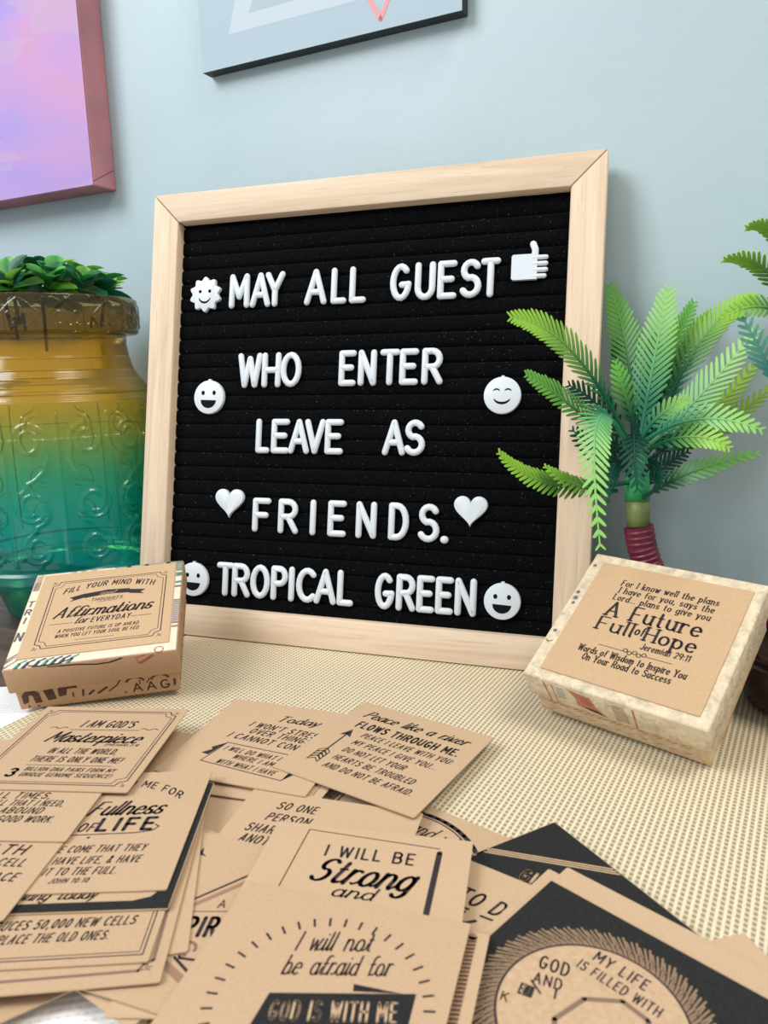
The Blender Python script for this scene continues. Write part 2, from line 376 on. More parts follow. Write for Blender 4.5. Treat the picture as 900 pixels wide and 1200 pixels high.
STY = {  # thick, thin (of cap height), slant, tracking, serif, joined
 'comic': (.165, .165, .22, .42, 0, 0), 'sans': (.165, .165, .0, .42, 0, 0), 'bold': (.22, .22, .08, .46, 0, 0), 'light': (.11, .11, .14, .34, 0, 0),
 'script': (.16, .085, .40, .24, 0, 1), 'hand': (.105, .08, .28, .26, 0, 1), 'serif': (.165, .105, .06, .30, 1, 0), 'serifb': (.155, .085, .0, .26, 1, 0), 'upr': (.13, .13, -.12, .26, 0, 0)}
def glyph(c):
    if c in CAP: return CAP[c]
    if c in LOW: return LOW[c]
    return None
class Ink:
    """flat printed shapes in millimetres, one layer per material"""
    def __init__(s): s.layers = {}
    def _p(s, mat, lay, poly): s.layers.setdefault((lay, mat), []).append(poly)
    def poly(s, pts, mat=None, lay=0): s._p(mat or INK, lay, list(pts))
    def line(s, pts, w, mat=None, lay=0, w2=None, caps=True):
        mat = mat or INK; w2 = w2 or w
        for i in range(len(pts) - 1):
            (x0, y0), (x1, y1) = pts[i], pts[i + 1]; dx, dy = x1 - x0, y1 - y0; d = math.hypot(dx, dy)
            if d < 1e-6: continue
            nib = abs(dy) / d; ww = (w2 + (w - w2) * nib) / 2; nx, ny = -dy / d * ww, dx / d * ww
            s._p(mat, lay, [(x0 + nx, y0 + ny), (x0 - nx, y0 - ny), (x1 - nx, y1 - ny), (x1 + nx, y1 + ny)])
            if caps:
                for (x, y) in ((x0, y0), (x1, y1))[(1 if i else 0):]:
                    s._p(mat, lay, [(x + ww * math.cos(a * PI / 4 + .39), y + ww * math.sin(a * PI / 4 + .39)) for a in range(8)])
    def ring(s, cx, cy, r, w, mat=None, lay=0, n=40, a0=0, a1=360):
        s.line([(cx + r * math.cos(math.radians(a0 + (a1 - a0) * i / n)), cy + r * math.sin(math.radians(a0 + (a1 - a0) * i / n))) for i in range(n + 1)], w, mat, lay, caps=False)
    def disc(s, cx, cy, rx, ry=None, mat=None, lay=0, n=36):
        ry = ry or rx; s.poly([(cx + rx * math.cos(2 * PI * i / n), cy + ry * math.sin(2 * PI * i / n)) for i in range(n)], mat, lay)
    def rect(s, x0, y0, x1, y1, mat=None, lay=0): s.poly([(x0, y0), (x1, y0), (x1, y1), (x0, y1)], mat, lay)
    def frame(s, x0, y0, x1, y1, w, notch=0, mat=None):
        k = notch
        if k:
            pts = [(x0 + k, y0)] + [(x1 - k, y0)] + [(x1 - k + k * .3, y0 + k * .7), (x1, y0 + k)] + [(x1, y1 - k), (x1 - k * .7, y1 - k * .7), (x1 - k, y1)] + [(x0 + k, y1), (x0 + k * .7, y1 - k * .7), (x0, y1 - k)] + [(x0, y0 + k), (x0 + k * .7, y0 + k * .7), (x0 + k, y0)]
        else: pts = [(x0, y0), (x1, y0), (x1, y1), (x0, y1), (x0, y0)]
        s.line(pts, w, mat)
    def text(s, t, x, y, h, style='comic', W=None, al='c', rot=0, mat=None, lay=1, archy=0, slant=None):
        th, tn, sl, tr, serif, joined = STY[style]; sl = sl if slant is None else slant
        items = []; cx = 0
        for i, c in enumerate(t):
            if c == ' ': cx += .58; continue
            g = glyph(c)
            if g is None: continue
            items.append((cx, g, c)); cx += g[0] + tr
        tot = max(cx - tr, .1); xs = 1.0
        if W:
            xs = W / (tot * h); q = min(1.0, max(.62, xs ** .45)); q = 1.0 if serif else q; th *= q; tn *= q
        x0 = {'c': -tot / 2, 'l': 0, 'r': -tot}[al]
        cr, sr = math.cos(math.radians(rot)), math.sin(math.radians(rot))
        def mp(p):
            px = (p[0] + x0) * xs; u = 2 * (p[0] + x0) / tot
            py = p[1] + archy * (1 - u * u); px += p[1] * sl
            px *= h; py *= h
            return (x + px * cr - py * sr, y + px * sr + py * cr)
        for k, (ox, g, c) in enumerate(items):
            for st in g[1]:
                s.line([mp((ox + a, b)) for a, b in st], th * h, mat, lay, tn * h)
                if serif and c.isalpha():
                    for (pt, nb) in ((st[0], st[1]), (st[-1], st[-2])):
                        if abs(pt[1] - nb[1]) > .25 and abs(pt[0] - nb[0]) < .35 and len(st) < 6:
                            q = .13; s.line([mp((ox + pt[0] - q, pt[1])), mp((ox + pt[0] + q, pt[1]))], tn * h, mat, lay)
            if joined and c in LOW and k + 1 < len(items) and items[k + 1][2] in LOW and items[k + 1][0] - ox - g[0] < .4:
                nx = items[k + 1][0]
                s.line([mp((ox + g[0] - .04, .06)), mp((ox + g[0] + .04, .02)), mp((nx - .06, .10)), mp((nx + .03, .40))], tn * h * 1.15, mat, lay)
    def build(s, parent, to3, names=None, dz=0.00004):
        """to3(x_mm, y_mm, lift) -> local point"""
        out = []
        for (lay, mat), polys in sorted(s.layers.items(), key=lambda k: k[0][0]):
            m = MB()
            for p in polys:
                a = sum(p[i][0] * p[(i + 1) % len(p)][1] - p[(i + 1) % len(p)][0] * p[i][1] for i in range(len(p)))
                p = p if a > 0 else p[::-1]
                m.add([to3(x / 1000, y / 1000, dz * (lay + 1)) for x, y in p], [tuple(range(len(p)))])
            me = bpy.data.meshes.new('print'); me.from_pydata(m.v, [], m.f); me.materials.append(mat)
            nm = (names or {}).get(mat.name) or ('lettering' if lay == 1 else 'printed_design')
            o = bpy.data.objects.new(nm, me); COL.objects.link(o); o.parent = parent; out.append(o)
        return out
FLAT = lambda x, y, l: (x, y, l)

# ------------------------------------------------------------------ the setting
WYAW, WDIST = 0.46600, 0.40829
WX = Vector((math.cos(WYAW), -math.sin(WYAW), 0)); WN = Vector((math.sin(WYAW), math.cos(WYAW), 0))
WM = frame(WN * WDIST, WX, WN, (0, 0, 1))       # x along the wall, y into it, z up
m = MB(); m.box((-0.1, 0.05, 0.36), (3.2, 0.1, 2.3)); w = m.build('wall_back', WALLM); w.matrix_world = WM; tag(w, None, None, kind='structure')
m = MB(); m.box((-0.1, -1.2, -0.82), (3.2, 2.6, 0.06)); w = m.build('floor', FLOORM); w.matrix_world = WM; tag(w, None, None, kind='structure')
t = thing('console_table', 'dark brown wooden table standing against the pale wall under everything', 'table', WM @ Matrix.Translation((-0.1, -0.36, -0.7898)))
m = MB(); m.box((0, 0, 0.7674), (1.5, 0.71, 0.04)); m.build('tabletop', TABLEM, t, bevel=0.004)
for sx in (-0.7, 0.7):
    for sy in (-0.31, 0.31):
        m = MB(); m.box((sx, sy, 0.3739), (0.06, 0.06, 0.7478)); m.build('leg', TABLEM, t, bevel=0.004)
m = MB()
for sy in (-0.31, 0.31): m.box((0, sy, 0.70), (1.34, 0.025, 0.09))
for sx in (-0.7, 0.7): m.box((sx, 0, 0.70), (0.025, 0.56, 0.09))
m.build('apron', TABLEM, t)

m = MB(); m.box((0, 0, 0), (0.36, 0.34, 0.0010))
o = m.build('placemat', WHITEMAT, bevel=0.0004)
wa = math.radians(4); wc = Vector((-0.200, 0.340, 0)) ; ux = Vector((math.cos(wa), math.sin(wa), 0)); uy = Vector((-math.sin(wa), math.cos(wa), 0))
c = wc + ux * 0.03 - uy * 0.17
o.location = (c.x, c.y, -0.0017); o.rotation_euler = (0, 0, wa)
tag(o, 'white ribbed placemat showing at the left edge beneath the golden woven one', 'placemat', 'woven placemats')

def clip(poly, n, d):
    out = []
    for i in range(len(poly)):
        a, b = Vector(poly[i]), Vector(poly[(i + 1) % len(poly)]); da, db = a.dot(n) - d, b.dot(n) - d
        if da <= 0: out.append(tuple(a))
        if (da < 0) != (db < 0): out.append(tuple(a + (b - a) * (da / (da - db))))
    return out
e1 = Vector((math.cos(math.radians(64)), math.sin(math.radians(64)))); e2 = Vector((math.cos(math.radians(-46)), math.sin(math.radians(-46))))
Cc = Vector((-0.1797, 0.2704))
poly = [Cc, Cc + e2 * 0.50, Cc + e2 * 0.50 + e1 * 0.42, Cc + e1 * 0.42]
poly = clip([tuple(p) for p in poly], Vector((WN.x, WN.y)), WDIST - 0.02)
m = MB(); m.prism(poly, -0.0012, 0.0)
o = m.build('placemat', GOLDMAT, bevel=0.0004)
tag(o, 'golden cream woven placemat under the letter board, both boxes and all the cards', 'placemat', 'woven placemats')

# ------------------------------------------------------------------ letter board
bpsi, bth = -0.31982, 0.20701
ax = Vector((math.cos(bpsi), math.sin(bpsi), 0)); nb = Vector((-math.sin(bpsi), math.cos(bpsi), 0))
up = Vector((0, 0, 1)) * math.cos(bth) + nb * math.sin(bth); bk = up.cross(ax)
BM = frame((-0.02575, 0.37234, 0.0004), ax, bk, up)
S = 0.254; FW = 0.0168; DEP = 0.0135; REC = 0.0062
board = thing('letter_board', 'square black felt letter board in a pale oak frame leaning against the wall', 'letter board', BM)
h2 = S / 2; g = 0.00012
def rail(pts, mat):
    m = MB(); n = 4
    P = [(x, y, z + (0.0029 if y and z < 0.001 else 0)) for y in (0, DEP) for x, z in pts]   # foot planed so the leaning frame stands flat
    m.add(P, [(0, 1, 2, 3), (7, 6, 5, 4), (0, 4, 5, 1), (1, 5, 6, 2), (2, 6, 7, 3), (3, 7, 4, 0)])
    return m.build('frame_rail', mat, board, smooth='auto', bevel=0.0011, seg=2)
rail([(-h2 + g, S), (h2 - g, S), (h2 - FW - g, S - FW), (-h2 + FW + g, S - FW)], OAKX)
rail([(-h2 + g, 0), (h2 - g, 0), (h2 - FW - g, FW), (-h2 + FW + g, FW)], OAKX)
rail([(-h2, S - g), (-h2, g), (-h2 + FW, FW + g), (-h2 + FW, S - FW - g)], OAKZ)
rail([(h2, S - g), (h2, g), (h2 - FW, FW + g), (h2 - FW, S - FW - g)], OAKZ)
m = MB(); z0, z1 = FW - 0.001, S - FW + 0.001; pitch = 0.00815; prof = []
z = z0; k = 0
while z < z1:
    for fz, fy in ((0, .0022), (.07, .0006), (.2, .0001), (.5, 0), (.8, .0001), (.93, .0006)):
        if z + fz * pitch < z1: prof.append((z + fz * pitch, REC + fy))
    z += pitch
xs = np.linspace(-h2 + FW - 0.001, h2 - FW + 0.001, 3); P = []; F = []
for i, (zz, yy) in enumerate(prof):
    for x in xs: P.append((x, yy, zz))
for i in range(len(prof) - 1):
    for j in range(2): F.append((i * 3 + j, i * 3 + j + 1, (i + 1) * 3 + j + 1, (i + 1) * 3 + j))
m.add(P, F); m.build('felt_panel', FELT, board, smooth=True)
m = MB(); m.box((0, DEP - 0.0025, S / 2), (S - 0.02, 0.003, S - 0.02)); m.build('backing', BACKM, board)

def capsule(m, pts, r, ry, y, n=10):
    """half round stroke lying on the felt: smooth run of points, ball ends"""
    runs = [[pts[0]]]
    for i in range(1, len(pts)):
        runs[-1].append(pts[i])
        if i < len(pts) - 1:
            a = Vector((pts[i][0] - pts[i - 1][0], pts[i][1] - pts[i - 1][1])); b = Vector((pts[i + 1][0] - pts[i][0], pts[i + 1][1] - pts[i][1]))
            if a.length > 0 and b.length > 0 and a.angle(b) > 0.62: runs.append([pts[i]])
    for rn in runs:
        if len(rn) < 2: continue
        ring = []; q = [Vector((p[0], p[1])) for p in rn]; t0 = (q[1] - q[0]).normalized(); t1 = (q[-1] - q[-2]).normalized()
        for a in (90, 60, 30): ring.append((q[0] - t0 * r * math.sin(math.radians(a)), t0, math.cos(math.radians(a))))
        for i, p in enumerate(q):
            t = (q[min(i + 1, len(q) - 1)] - q[max(i - 1, 0)]).normalized(); ring.append((p, t, 1.0))
        for a in (30, 60, 90): ring.append((q[-1] + t1 * r * math.sin(math.radians(a)), t1, math.cos(math.radians(a))))
        P = []
        for p, t, s in ring:
            nx, nz = -t.y, t.x; s = max(s, .02)
            for k in range(n):
                a = 2 * PI * k / n; P.append((p.x + nx * r * s * math.cos(a), y - ry * s * math.sin(a), p.y + nz * r * s * math.cos(a)))
        F = [(i * n + k, i * n + (k + 1) % n, (i + 1) * n + (k + 1) % n, (i + 1) * n + k) for i in range(len(ring) - 1) for k in range(n)]
        F += [tuple(range(n)), tuple((len(ring) - 1) * n + k for k in range(n - 1, -1, -1))]
        m.add(P, F)
ORD = ['first', 'second', 'third', 'fourth', 'fifth', 'sixth', 'seventh', 'eighth']
LETTERS = [['MAY ALL GUEST', [['M', -0.07782, -0.06447, 0.18718, 0.2066], ['A', -0.0645, -0.0514, 0.18709, 0.2068], ['Y', -0.05513, -0.04267, 0.18669, 0.20675], ['A', -0.03112, -0.01739, 0.18702, 0.20625], ['L', -0.0154, -0.00594, 0.18642, 0.20637], ['L', -0.0047, 0.0053, 0.18639, 0.2071], ['G', 0.01824, 0.03051, 0.18666, 0.20608], ['U', 0.03186, 0.04341, 0.18672, 0.20661], ['E', 0.04408, 0.05474, 0.18639, 0.20632], ['S', 0.05605, 0.0676, 0.18625, 0.20663], ['T', 0.06668, 0.07717, 0.18664, 0.20707]]], ['WHO ENTER', [['W', -0.07024, -0.05462, 0.14203, 0.16179], ['H', -0.05512, -0.04298, 0.14094, 0.16099], ['O', -0.04356, -0.03059, 0.14224, 0.16164], ['E', -0.0089, 0.00145, 0.14235, 0.16172], ['N', 0.00223, 0.01308, 0.14223, 0.16143], ['T', 0.01451, 0.02591, 0.14209, 0.16156], ['E', 0.02543, 0.03617, 0.14198, 0.16173], ['R', 0.03755, 0.04945, 0.14228, 0.16162]]], ['LEAVE AS', [['L', -0.05716, -0.04814, 0.10482, 0.12447], ['E', -0.04761, -0.03612, 0.10529, 0.12427], ['A', -0.03715, -0.02405, 0.10501, 0.12453], ['V', -0.02737, -0.01472, 0.10541, 0.12479], ['E', -0.01533, -0.00423, 0.10468, 0.12413], ['A', 0.01761, 0.03083, 0.10507, 0.12401], ['S', 0.02989, 0.04148, 0.10527, 0.12449]]], ['FRIENDS.', [['F', -0.05725, -0.04559, 0.06114, 0.08024], ['R', -0.04136, -0.02868, 0.06077, 0.08035], ['I', -0.02226, -0.01821, 0.06035, 0.07994], ['E', -0.01168, -0.00054, 0.06062, 0.08046], ['N', 0.00463, 0.01669, 0.06058, 0.08062], ['D', 0.02292, 0.03464, 0.06018, 0.08039], ['S', 0.03929, 0.05117, 0.06062, 0.08056], ['.', 0.05152, 0.05602, 0.06106, 0.06502]]], ['TROPICAL GREEN', [['T', -0.07836, -0.06687, 0.02364, 0.04302], ['R', -0.06846, -0.0566, 0.02344, 0.04269], ['O', -0.05683, -0.04439, 0.02341, 0.04296], ['P', -0.04409, -0.03342, 0.02385, 0.04276], ['I', -0.0334, -0.02928, 0.02373, 0.04276], ['C', -0.02874, -0.01655, 0.02371, 0.04285], ['A', -0.01802, -0.00454, 0.02345, 0.04289], ['L', -0.00453, 0.00528, 0.02369, 0.04388], ['G', 0.01696, 0.02833, 0.02323, 0.04275], ['R', 0.02881, 0.03997, 0.02375, 0.0434], ['E', 0.04, 0.05006, 0.02374, 0.04323], ['E', 0.0501, 0.06, 0.02369, 0.04303], ['N', 0.06034, 0.07196, 0.02375, 0.04335]]]]
SR = 0.00178
for word_row, items in LETTERS:
    words = word_row.split(' '); flat = [(wd, i) for wd in words for i in range(len(wd))]
    real = [it for it in items if it[0] != '.']
    B0 = np.polyfit([it[1] for it in real], [it[3] for it in real], 1); B1 = np.polyfit([it[1] for it in real], [it[4] for it in real], 1)
    for (c, a0, a1, b0, b1), (wd, idx) in zip(items, flat):
        zb, zt = np.polyval(B0, a0), np.polyval(B1, a0); cx = (a0 + a1) / 2
        wid, strokes = CAP[c]; allp = [p for st in strokes for p in st]
        gx0, gx1 = min(p[0] for p in allp), max(p[0] for p in allp); gz0, gz1 = min(p[1] for p in allp), max(p[1] for p in allp)
        tw = max(a1 - a0 - 2 * SR - 0.00025, 0.0002); thh = zt - zb - 2 * SR; cz = (zb + zt) / 2
        if c == '.': cz = zb + SR * 1.1; thh = 0.0004; tw = 0.0003
        m = MB()
        for st in strokes:
            pts = [(((p[0] - gx0) / max(gx1 - gx0, .01) - .5) * (tw if gx1 - gx0 > .03 else 0.0), ((p[1] - gz0) / (gz1 - gz0) - .5) * thh) for p in st]
            if c == '.': pts = [(-0.0002, 0), (0.0002, 0)]
            capsule(m, pts, SR * (1.15 if c == '.' else 1), 0.00135, 0)
        o = m.build('plastic_letter', WHITEPL, None, smooth=True)
        o.matrix_world = BM @ Matrix.Translation((cx, REC - 0.0013, cz))
        disp = ''.join(x for x in wd if x != '.')
        if c == '.': lab = 'white plastic full stop after FRIENDS on the black felt board'
        else:
            same = [i for i, x in enumerate(wd) if x == c]
            q = '' if len(same) == 1 else (' the ' + ORD[same.index(idx)] + ' ' + c + ',')
            lab = 'white plastic letter %s,%s %s letter of %s on the felt board' % (c, q, ORD[idx], disp)
        tag(o, lab, 'letter', 'white plastic letters on the felt board')

TILES = {'sun': [-0.10324, -0.0827, 0.18565, 0.20603], 'grinl': [-0.09784, -0.07772, 0.12659, 0.14671], 'thumb': [0.08244, 0.10063, 0.19424, 0.21306], 'squint': [0.07105, 0.09002, 0.12678, 0.14619], 'heartl': [-0.08095, -0.06265, 0.06813, 0.08456], 'heartr': [0.05799, 0.07563, 0.0692, 0.08532], 'grinb': [-0.10363, -0.08278, 0.02158, 0.04174], 'grinr': [0.07541, 0.09439, 0.0232, 0.0425]}
def outline_tile(pts, th=0.0022, b=0.0006):
    m = MB(); n = len(pts); P = []
    for s, y in ((1.0, 0), (1.0, -th + b), (1 - 0.3 * b / 0.009 , -th + b * 0.3), (1 - b / 0.009, -th)):
        P += [(x * s, y, z * s) for x, z in pts]
    F = [(i * n + k, i * n + (k + 1) % n, (i + 1) * n + (k + 1) % n, (i + 1) * n + k) for i in range(3) for k in range(n)]
    F += [tuple(range(n)), tuple(3 * n + k for k in range(n - 1, -1, -1))]
    m.add(P, F); return m
def circ(r, n=40, cx=0, cz=0): return [(cx + r * math.cos(2 * PI * k / n), cz + r * math.sin(2 * PI * k / n)) for k in range(n)]
def feature(name, polys, parent, th=0.0022):
    m = MB()
    for p in polys:
        a = sum(p[i][0] * p[(i + 1) % len(p)][1] - p[(i + 1) % len(p)][0] * p[i][1] for i in range(len(p)))
        if a < 0: p = p[::-1]
        n = len(p); m.add([(x, -th - 0.00006, z) for x, z in p] + [(x, -th + 0.0004, z) for x, z in p], [tuple(range(n))] + [(k, n + k, n + (k + 1) % n, (k + 1) % n) for k in range(n)])
    return m.build(name, HOLE, parent)
def stroke_poly(pts, w):
    L = []; R = []
    for i, p in enumerate(pts):
        a, b = pts[max(i - 1, 0)], pts[min(i + 1, len(pts) - 1)]; d = math.hypot(b[0] - a[0], b[1] - a[1]); nx, nz = -(b[1] - a[1]) / d, (b[0] - a[0]) / d
        ww = w * (0.35 + 0.65 * math.sin(PI * i / (len(pts) - 1))) / 2; L.append((p[0] + nx * ww, p[1] + nz * ww)); R.append((p[0] - nx * ww, p[1] - nz * ww))
    return L + R[::-1]
def tile(key, name, label, build):
    a0, a1, b0, b1 = TILES[key]; sx, sz = a1 - a0, b1 - b0
    o = build(sx, sz); o.name = name
    o.matrix_world = BM @ Matrix.Translation(((a0 + a1) / 2, REC - 0.0002, (b0 + b1) / 2))
    tag(o, label, 'board tile', 'white picture tiles on the felt board')
def grin_face(sx, sz, small=0):
    r = min(sx, sz * 0.96) / 2; m = outline_tile(circ(r)); m.box((0, -0.0009, r + 0.0001), (0.0016, 0.0014, 0.0012))
    o = m.build('smiley_tile', WHITEPL, smooth='auto')
    k = r / 0.0097
    for s in (-1, 1):
        feature('eye', [[(s * (.0036 * k + .0011 * k * math.cos(a * .3927)), .0024 * k + .0013 * k * math.sin(a * .3927)) for a in range(16)]], o)
    feature('mouth', [[(-.0050 * k, -.0016 * k), (.0050 * k, -.0019 * k)] + [(.0050 * k * math.cos(a), -.0018 * k + .0046 * k * math.sin(a)) for a in np.linspace(-.15, -PI + .15, 12)]], o)
    return o
tile('grinl', 'smiley_tile', 'round white grinning smiley tile at left beside the word WHO', grin_face)
tile('grinb', 'smiley_tile', 'round white smiley tile left of TROPICAL, half behind the affirmations box', grin_face)
tile('grinr', 'smiley_tile', 'round white grinning smiley tile right of GREEN at the bottom right', grin_face)
def squint_face(sx, sz):
    r = min(sx, sz * 0.97) / 2; m = outline_tile(circ(r)); m.box((0, -0.0009, r + 0.0001), (0.0014, 0.0014, 0.001)); o = m.build('smiley_tile', WHITEPL, smooth='auto')
    for s in (-1, 1):
        feature('eye', [stroke_poly([(s * .0029 + .0017 * math.cos(a), .0018 + .0013 * math.sin(a)) for a in np.linspace(.25, PI - .25, 9)], .0008)], o)
    feature('mouth', [stroke_poly([(.0042 * math.cos(a), -.0010 + .0030 * math.sin(a)) for a in np.linspace(-.3, -PI + .3, 13)], .0013)], o)
    return o
tile('squint', 'smiley_tile', 'round white smiley tile with squinting eyes, right of ENTER', squint_face)
def sun_face(sx, sz):
    R = sx / 2; pts = []
    for k in range(60):
        a = 2 * PI * k / 60; pts.append((R * (0.90 + 0.10 * math.cos(10 * (a - PI / 2))) * math.cos(a), R * (0.90 + 0.10 * math.cos(10 * (a - PI / 2))) * math.sin(a)))
    m = outline_tile(pts); o = m.build('sun_tile', WHITEPL, smooth='auto')
    for s in (-1, 1): feature('eye', [circ(.0010, 14, s * .0031, .0016)], o)
    feature('mouth', [stroke_poly([(.0040 * math.cos(a), -.0006 + .0042 * math.sin(a)) for a in np.linspace(-.4, -PI + .4, 13)], .0012)], o)
    return o
tile('sun', 'sun_tile', 'white smiling sun tile with scalloped edge before MAY', sun_face)
def thumb(sx, sz):
    m = MB(); w, hh = sx, sz
    P = [(-w / 2, -hh / 2), (w * .16, -hh / 2), (w * .16, hh * .16), (-w / 2, hh * .16)]
    z = [(-w / 2 + .0008, -hh / 2), (w * .2, -hh / 2), (w * .2, hh * .17), (-w / 2 + .0008, hh * .17), (-w / 2, hh * .13), (-w / 2, -hh / 2 + .0008)]
    n = len(z); m.add([(x, 0, y) for x, y in z] + [(x, -.0022, y) for x, y in z], [tuple(range(n)), tuple(range(2 * n - 1, n - 1, -1))] + [(k, n + k, n + (k + 1) % n, (k + 1) % n) for k in range(n)])
    for k in range(4):
        zz = -hh / 2 + hh * (.085 + .165 * k); capsule(m, [(w * .1, zz), (w * .5 - .0013 - (.0006 if k == 0 else 0), zz)], .00125, .0012, -.0012, 10)
    capsule(m, [(w * .13, hh * .1), (w * .13, hh * .30), (w * .07, hh * .44)], .0017, .0012, -.0012, 10)
    return m.build('thumbs_up_tile', WHITEPL, smooth='auto')
tile('thumb', 'thumbs_up_tile', 'white thumbs-up hand tile at the end of the top row', thumb)
def heart(sx, sz):
    pts = []
    for k in range(48):
        t = 2 * PI * k / 48; pts.append((16 * math.sin(t) ** 3 / 32.5 * sx, (13 * math.cos(t) - 5 * math.cos(2 * t) - 2 * math.cos(3 * t) - math.cos(4 * t) + 2.5) / 29.5 * sz))
    return outline_tile(pts[::-1]).build('heart_tile', WHITEPL, smooth='auto')
tile('heartl', 'heart_tile', 'white heart tile left of the word FRIENDS', heart)
tile('heartr', 'heart_tile', 'white heart tile right of the word FRIENDS', heart)

# ------------------------------------------------------------------ glass vase with greenery
VX, VY = -0.20628, 0.47173
VPROF = [[0.03738, 0.0], [0.0396, 0.00237], [0.04336, 0.01414], [0.0482, 0.02579], [0.05376, 0.02753], [0.06269, 0.02869], [0.06486, 0.03158], [0.06472, 0.03676], [0.06328, 0.03849], [0.06378, 0.04078], [0.0646, 0.08246], [0.06399, 0.11522], [0.06248, 0.13127], [0.0613, 0.13551], [0.05936, 0.13815], [0.05905, 0.13974], [0.05712, 0.14237], [0.05327, 0.1471], [0.04996, 0.15233], [0.04768, 0.16013], [0.04672, 0.16788], [0.04689, 0.1725], [0.04741, 0.17301], [0.0532, 0.17337], [0.05475, 0.17455], [0.05507, 0.18322], [0.05511, 0.19233], [0.05481, 0.19404], [0.05323, 0.19464]]
vase = thing('glass_vase', 'embossed glass vase shading from amber to teal, holding green plastic leaves', 'vase', Matrix.Translation((VX, VY, -0.0022)))
VH = VPROF[-1][1]
zz = np.array([p[1] for p in VPROF]); rr = np.array([p[0] for p in VPROF])
dense = np.unique(np.concatenate([np.linspace(0, VH, 300), zz])); dr = np.interp(dense, zz, rr)
ker = np.ones(3) / 3; dr[2:-2] = np.convolve(dr, ker, 'same')[2:-2]
NA = 480; ang = np.linspace(0, 2 * PI, NA, endpoint=False)
NP = 14; ang0 = math.radians(-118)
u = ((ang - ang0) / (2 * PI) * NP) % NP; pan = np.floor(u).astype(int); px = (u - pan - .5) * 28.0
px = np.where(pan % 2 == 0, px, -px)
def spiral(cx, cy, r, a0, a1, shrink):
    n = 22; return [(cx + r * (1 - shrink * i / n) * math.cos(math.radians(a0 + (a1 - a0) * i / n)), cy + 1.12 * r * (1 - shrink * i / n) * math.sin(math.radians(a0 + (a1 - a0) * i / n))) for i in range(n + 1)]
segs = []
def addst(pts):
    for i in range(len(pts) - 1): segs.append((*pts[i], *pts[i + 1]))
addst(spiral(1, 74, 9.0, 200, -330, .55)); addst([(-7.5, 71), (-8.5, 64), (-6, 57), (-1, 52), (3, 50), (4, 47), (8, 44), (10, 39)])
addst(spiral(2, 37, 8.5, 10, -470, .5)); addst([(-6, 33), (-4, 28), (1, 25), (2, 22), (6, 19), (9, 14)]); addst(spiral(1, 12, 8.0, 20, -480, .55)); addst([(8, 10), (10, 7)])
addst([(1, 2), (1, 4)]); addst([(0, 83.5), (2, 86.5)])
segs = np.array(segs)
bz0 = 0.0405
Zmm = (dense - bz0) * 1000
body = (Zmm > 1) & (Zmm < 91)
disp = np.zeros((len(dense), NA))
PX, PZ = np.meshgrid(px, Zmm[body]); best = np.full(PX.shape, 1e9)
for x0, y0, x1, y1 in segs:
    dx, dy = x1 - x0, y1 - y0; t = np.clip(((PX - x0) * dx + (PZ - y0) * dy) / max(dx * dx + dy * dy, 1e-9), 0, 1)
    best = np.minimum(best, np.hypot(PX - x0 - t * dx, PZ - y0 - t * dy))
emb = 0.0013 * np.exp(-(best / 1.0) ** 2)
edge = np.abs(np.abs(PX) - 14.0); emb = np.maximum(emb, 0.0013 * np.exp(-(edge / 0.85) ** 2) * ((PZ > 2) & (PZ < 89)))
disp[body] = emb
rimz = (dense > 0.1755) & (dense < 0.1925)
PX2, PZ2 = np.meshgrid(px, (dense[rimz] - 0.1755) * 1000); b2 = np.full(PX2.shape, 1e9)
rs = []
for pts in (spiral(-5, 6, 4.2, 40, -400, .6), spiral(5, 6, 4.2, 140, 580, .6), [(-11, 8), (-5, 13), (0, 16), (5, 13), (11, 8)], [(0, 2), (0, 15)], [(-14, 1), (-14, 16)]):
    for i in range(len(pts) - 1): rs.append((*pts[i], *pts[i + 1]))
for x0, y0, x1, y1 in rs:
    dx, dy = x1 - x0, y1 - y0; t = np.clip(((PX2 - x0) * dx + (PZ2 - y0) * dy) / max(dx * dx + dy * dy, 1e-9), 0, 1)
    b2 = np.minimum(b2, np.hypot(PX2 - x0 - t * dx, PZ2 - y0 - t * dy))
disp[rimz] = 0.0009 * np.exp(-(b2 / 0.7) ** 2)
def vase_part(name, lo, hi, cap=False):
    idx = np.where((dense >= lo) & (dense <= hi))[0]
    R = dr[idx][:, None] + disp[idx]; P = np.stack([R * np.cos(ang), R * np.sin(ang), np.repeat(dense[idx][:, None], NA, 1)], -1).reshape(-1, 3)
    n = len(idx); a = np.arange(n - 1)[:, None] * NA + np.arange(NA)[None]; b = np.arange(n - 1)[:, None] * NA + (np.arange(NA)[None] + 1) % NA
    F = np.stack([a, b, b + NA, a + NA], -1).reshape(-1, 4).tolist()
    if cap: F.append(list(range(NA - 1, -1, -1)))
    me = bpy.data.meshes.new(name); me.from_pydata(P.tolist(), [], F); me.materials.append(GLASS)
    for p in me.polygons: p.use_smooth = True
    o = bpy.data.objects.new(name, me); COL.objects.link(o); o.parent = vase; return o
cut1 = float(dense[np.argmin(abs(dense - 0.0287))]); cut2 = float(dense[np.argmin(abs(dense - 0.1725))])
vase_part('foot', 0, cut1, True); vase_part('body', cut1, cut2); vase_part('rim', cut2, 1)

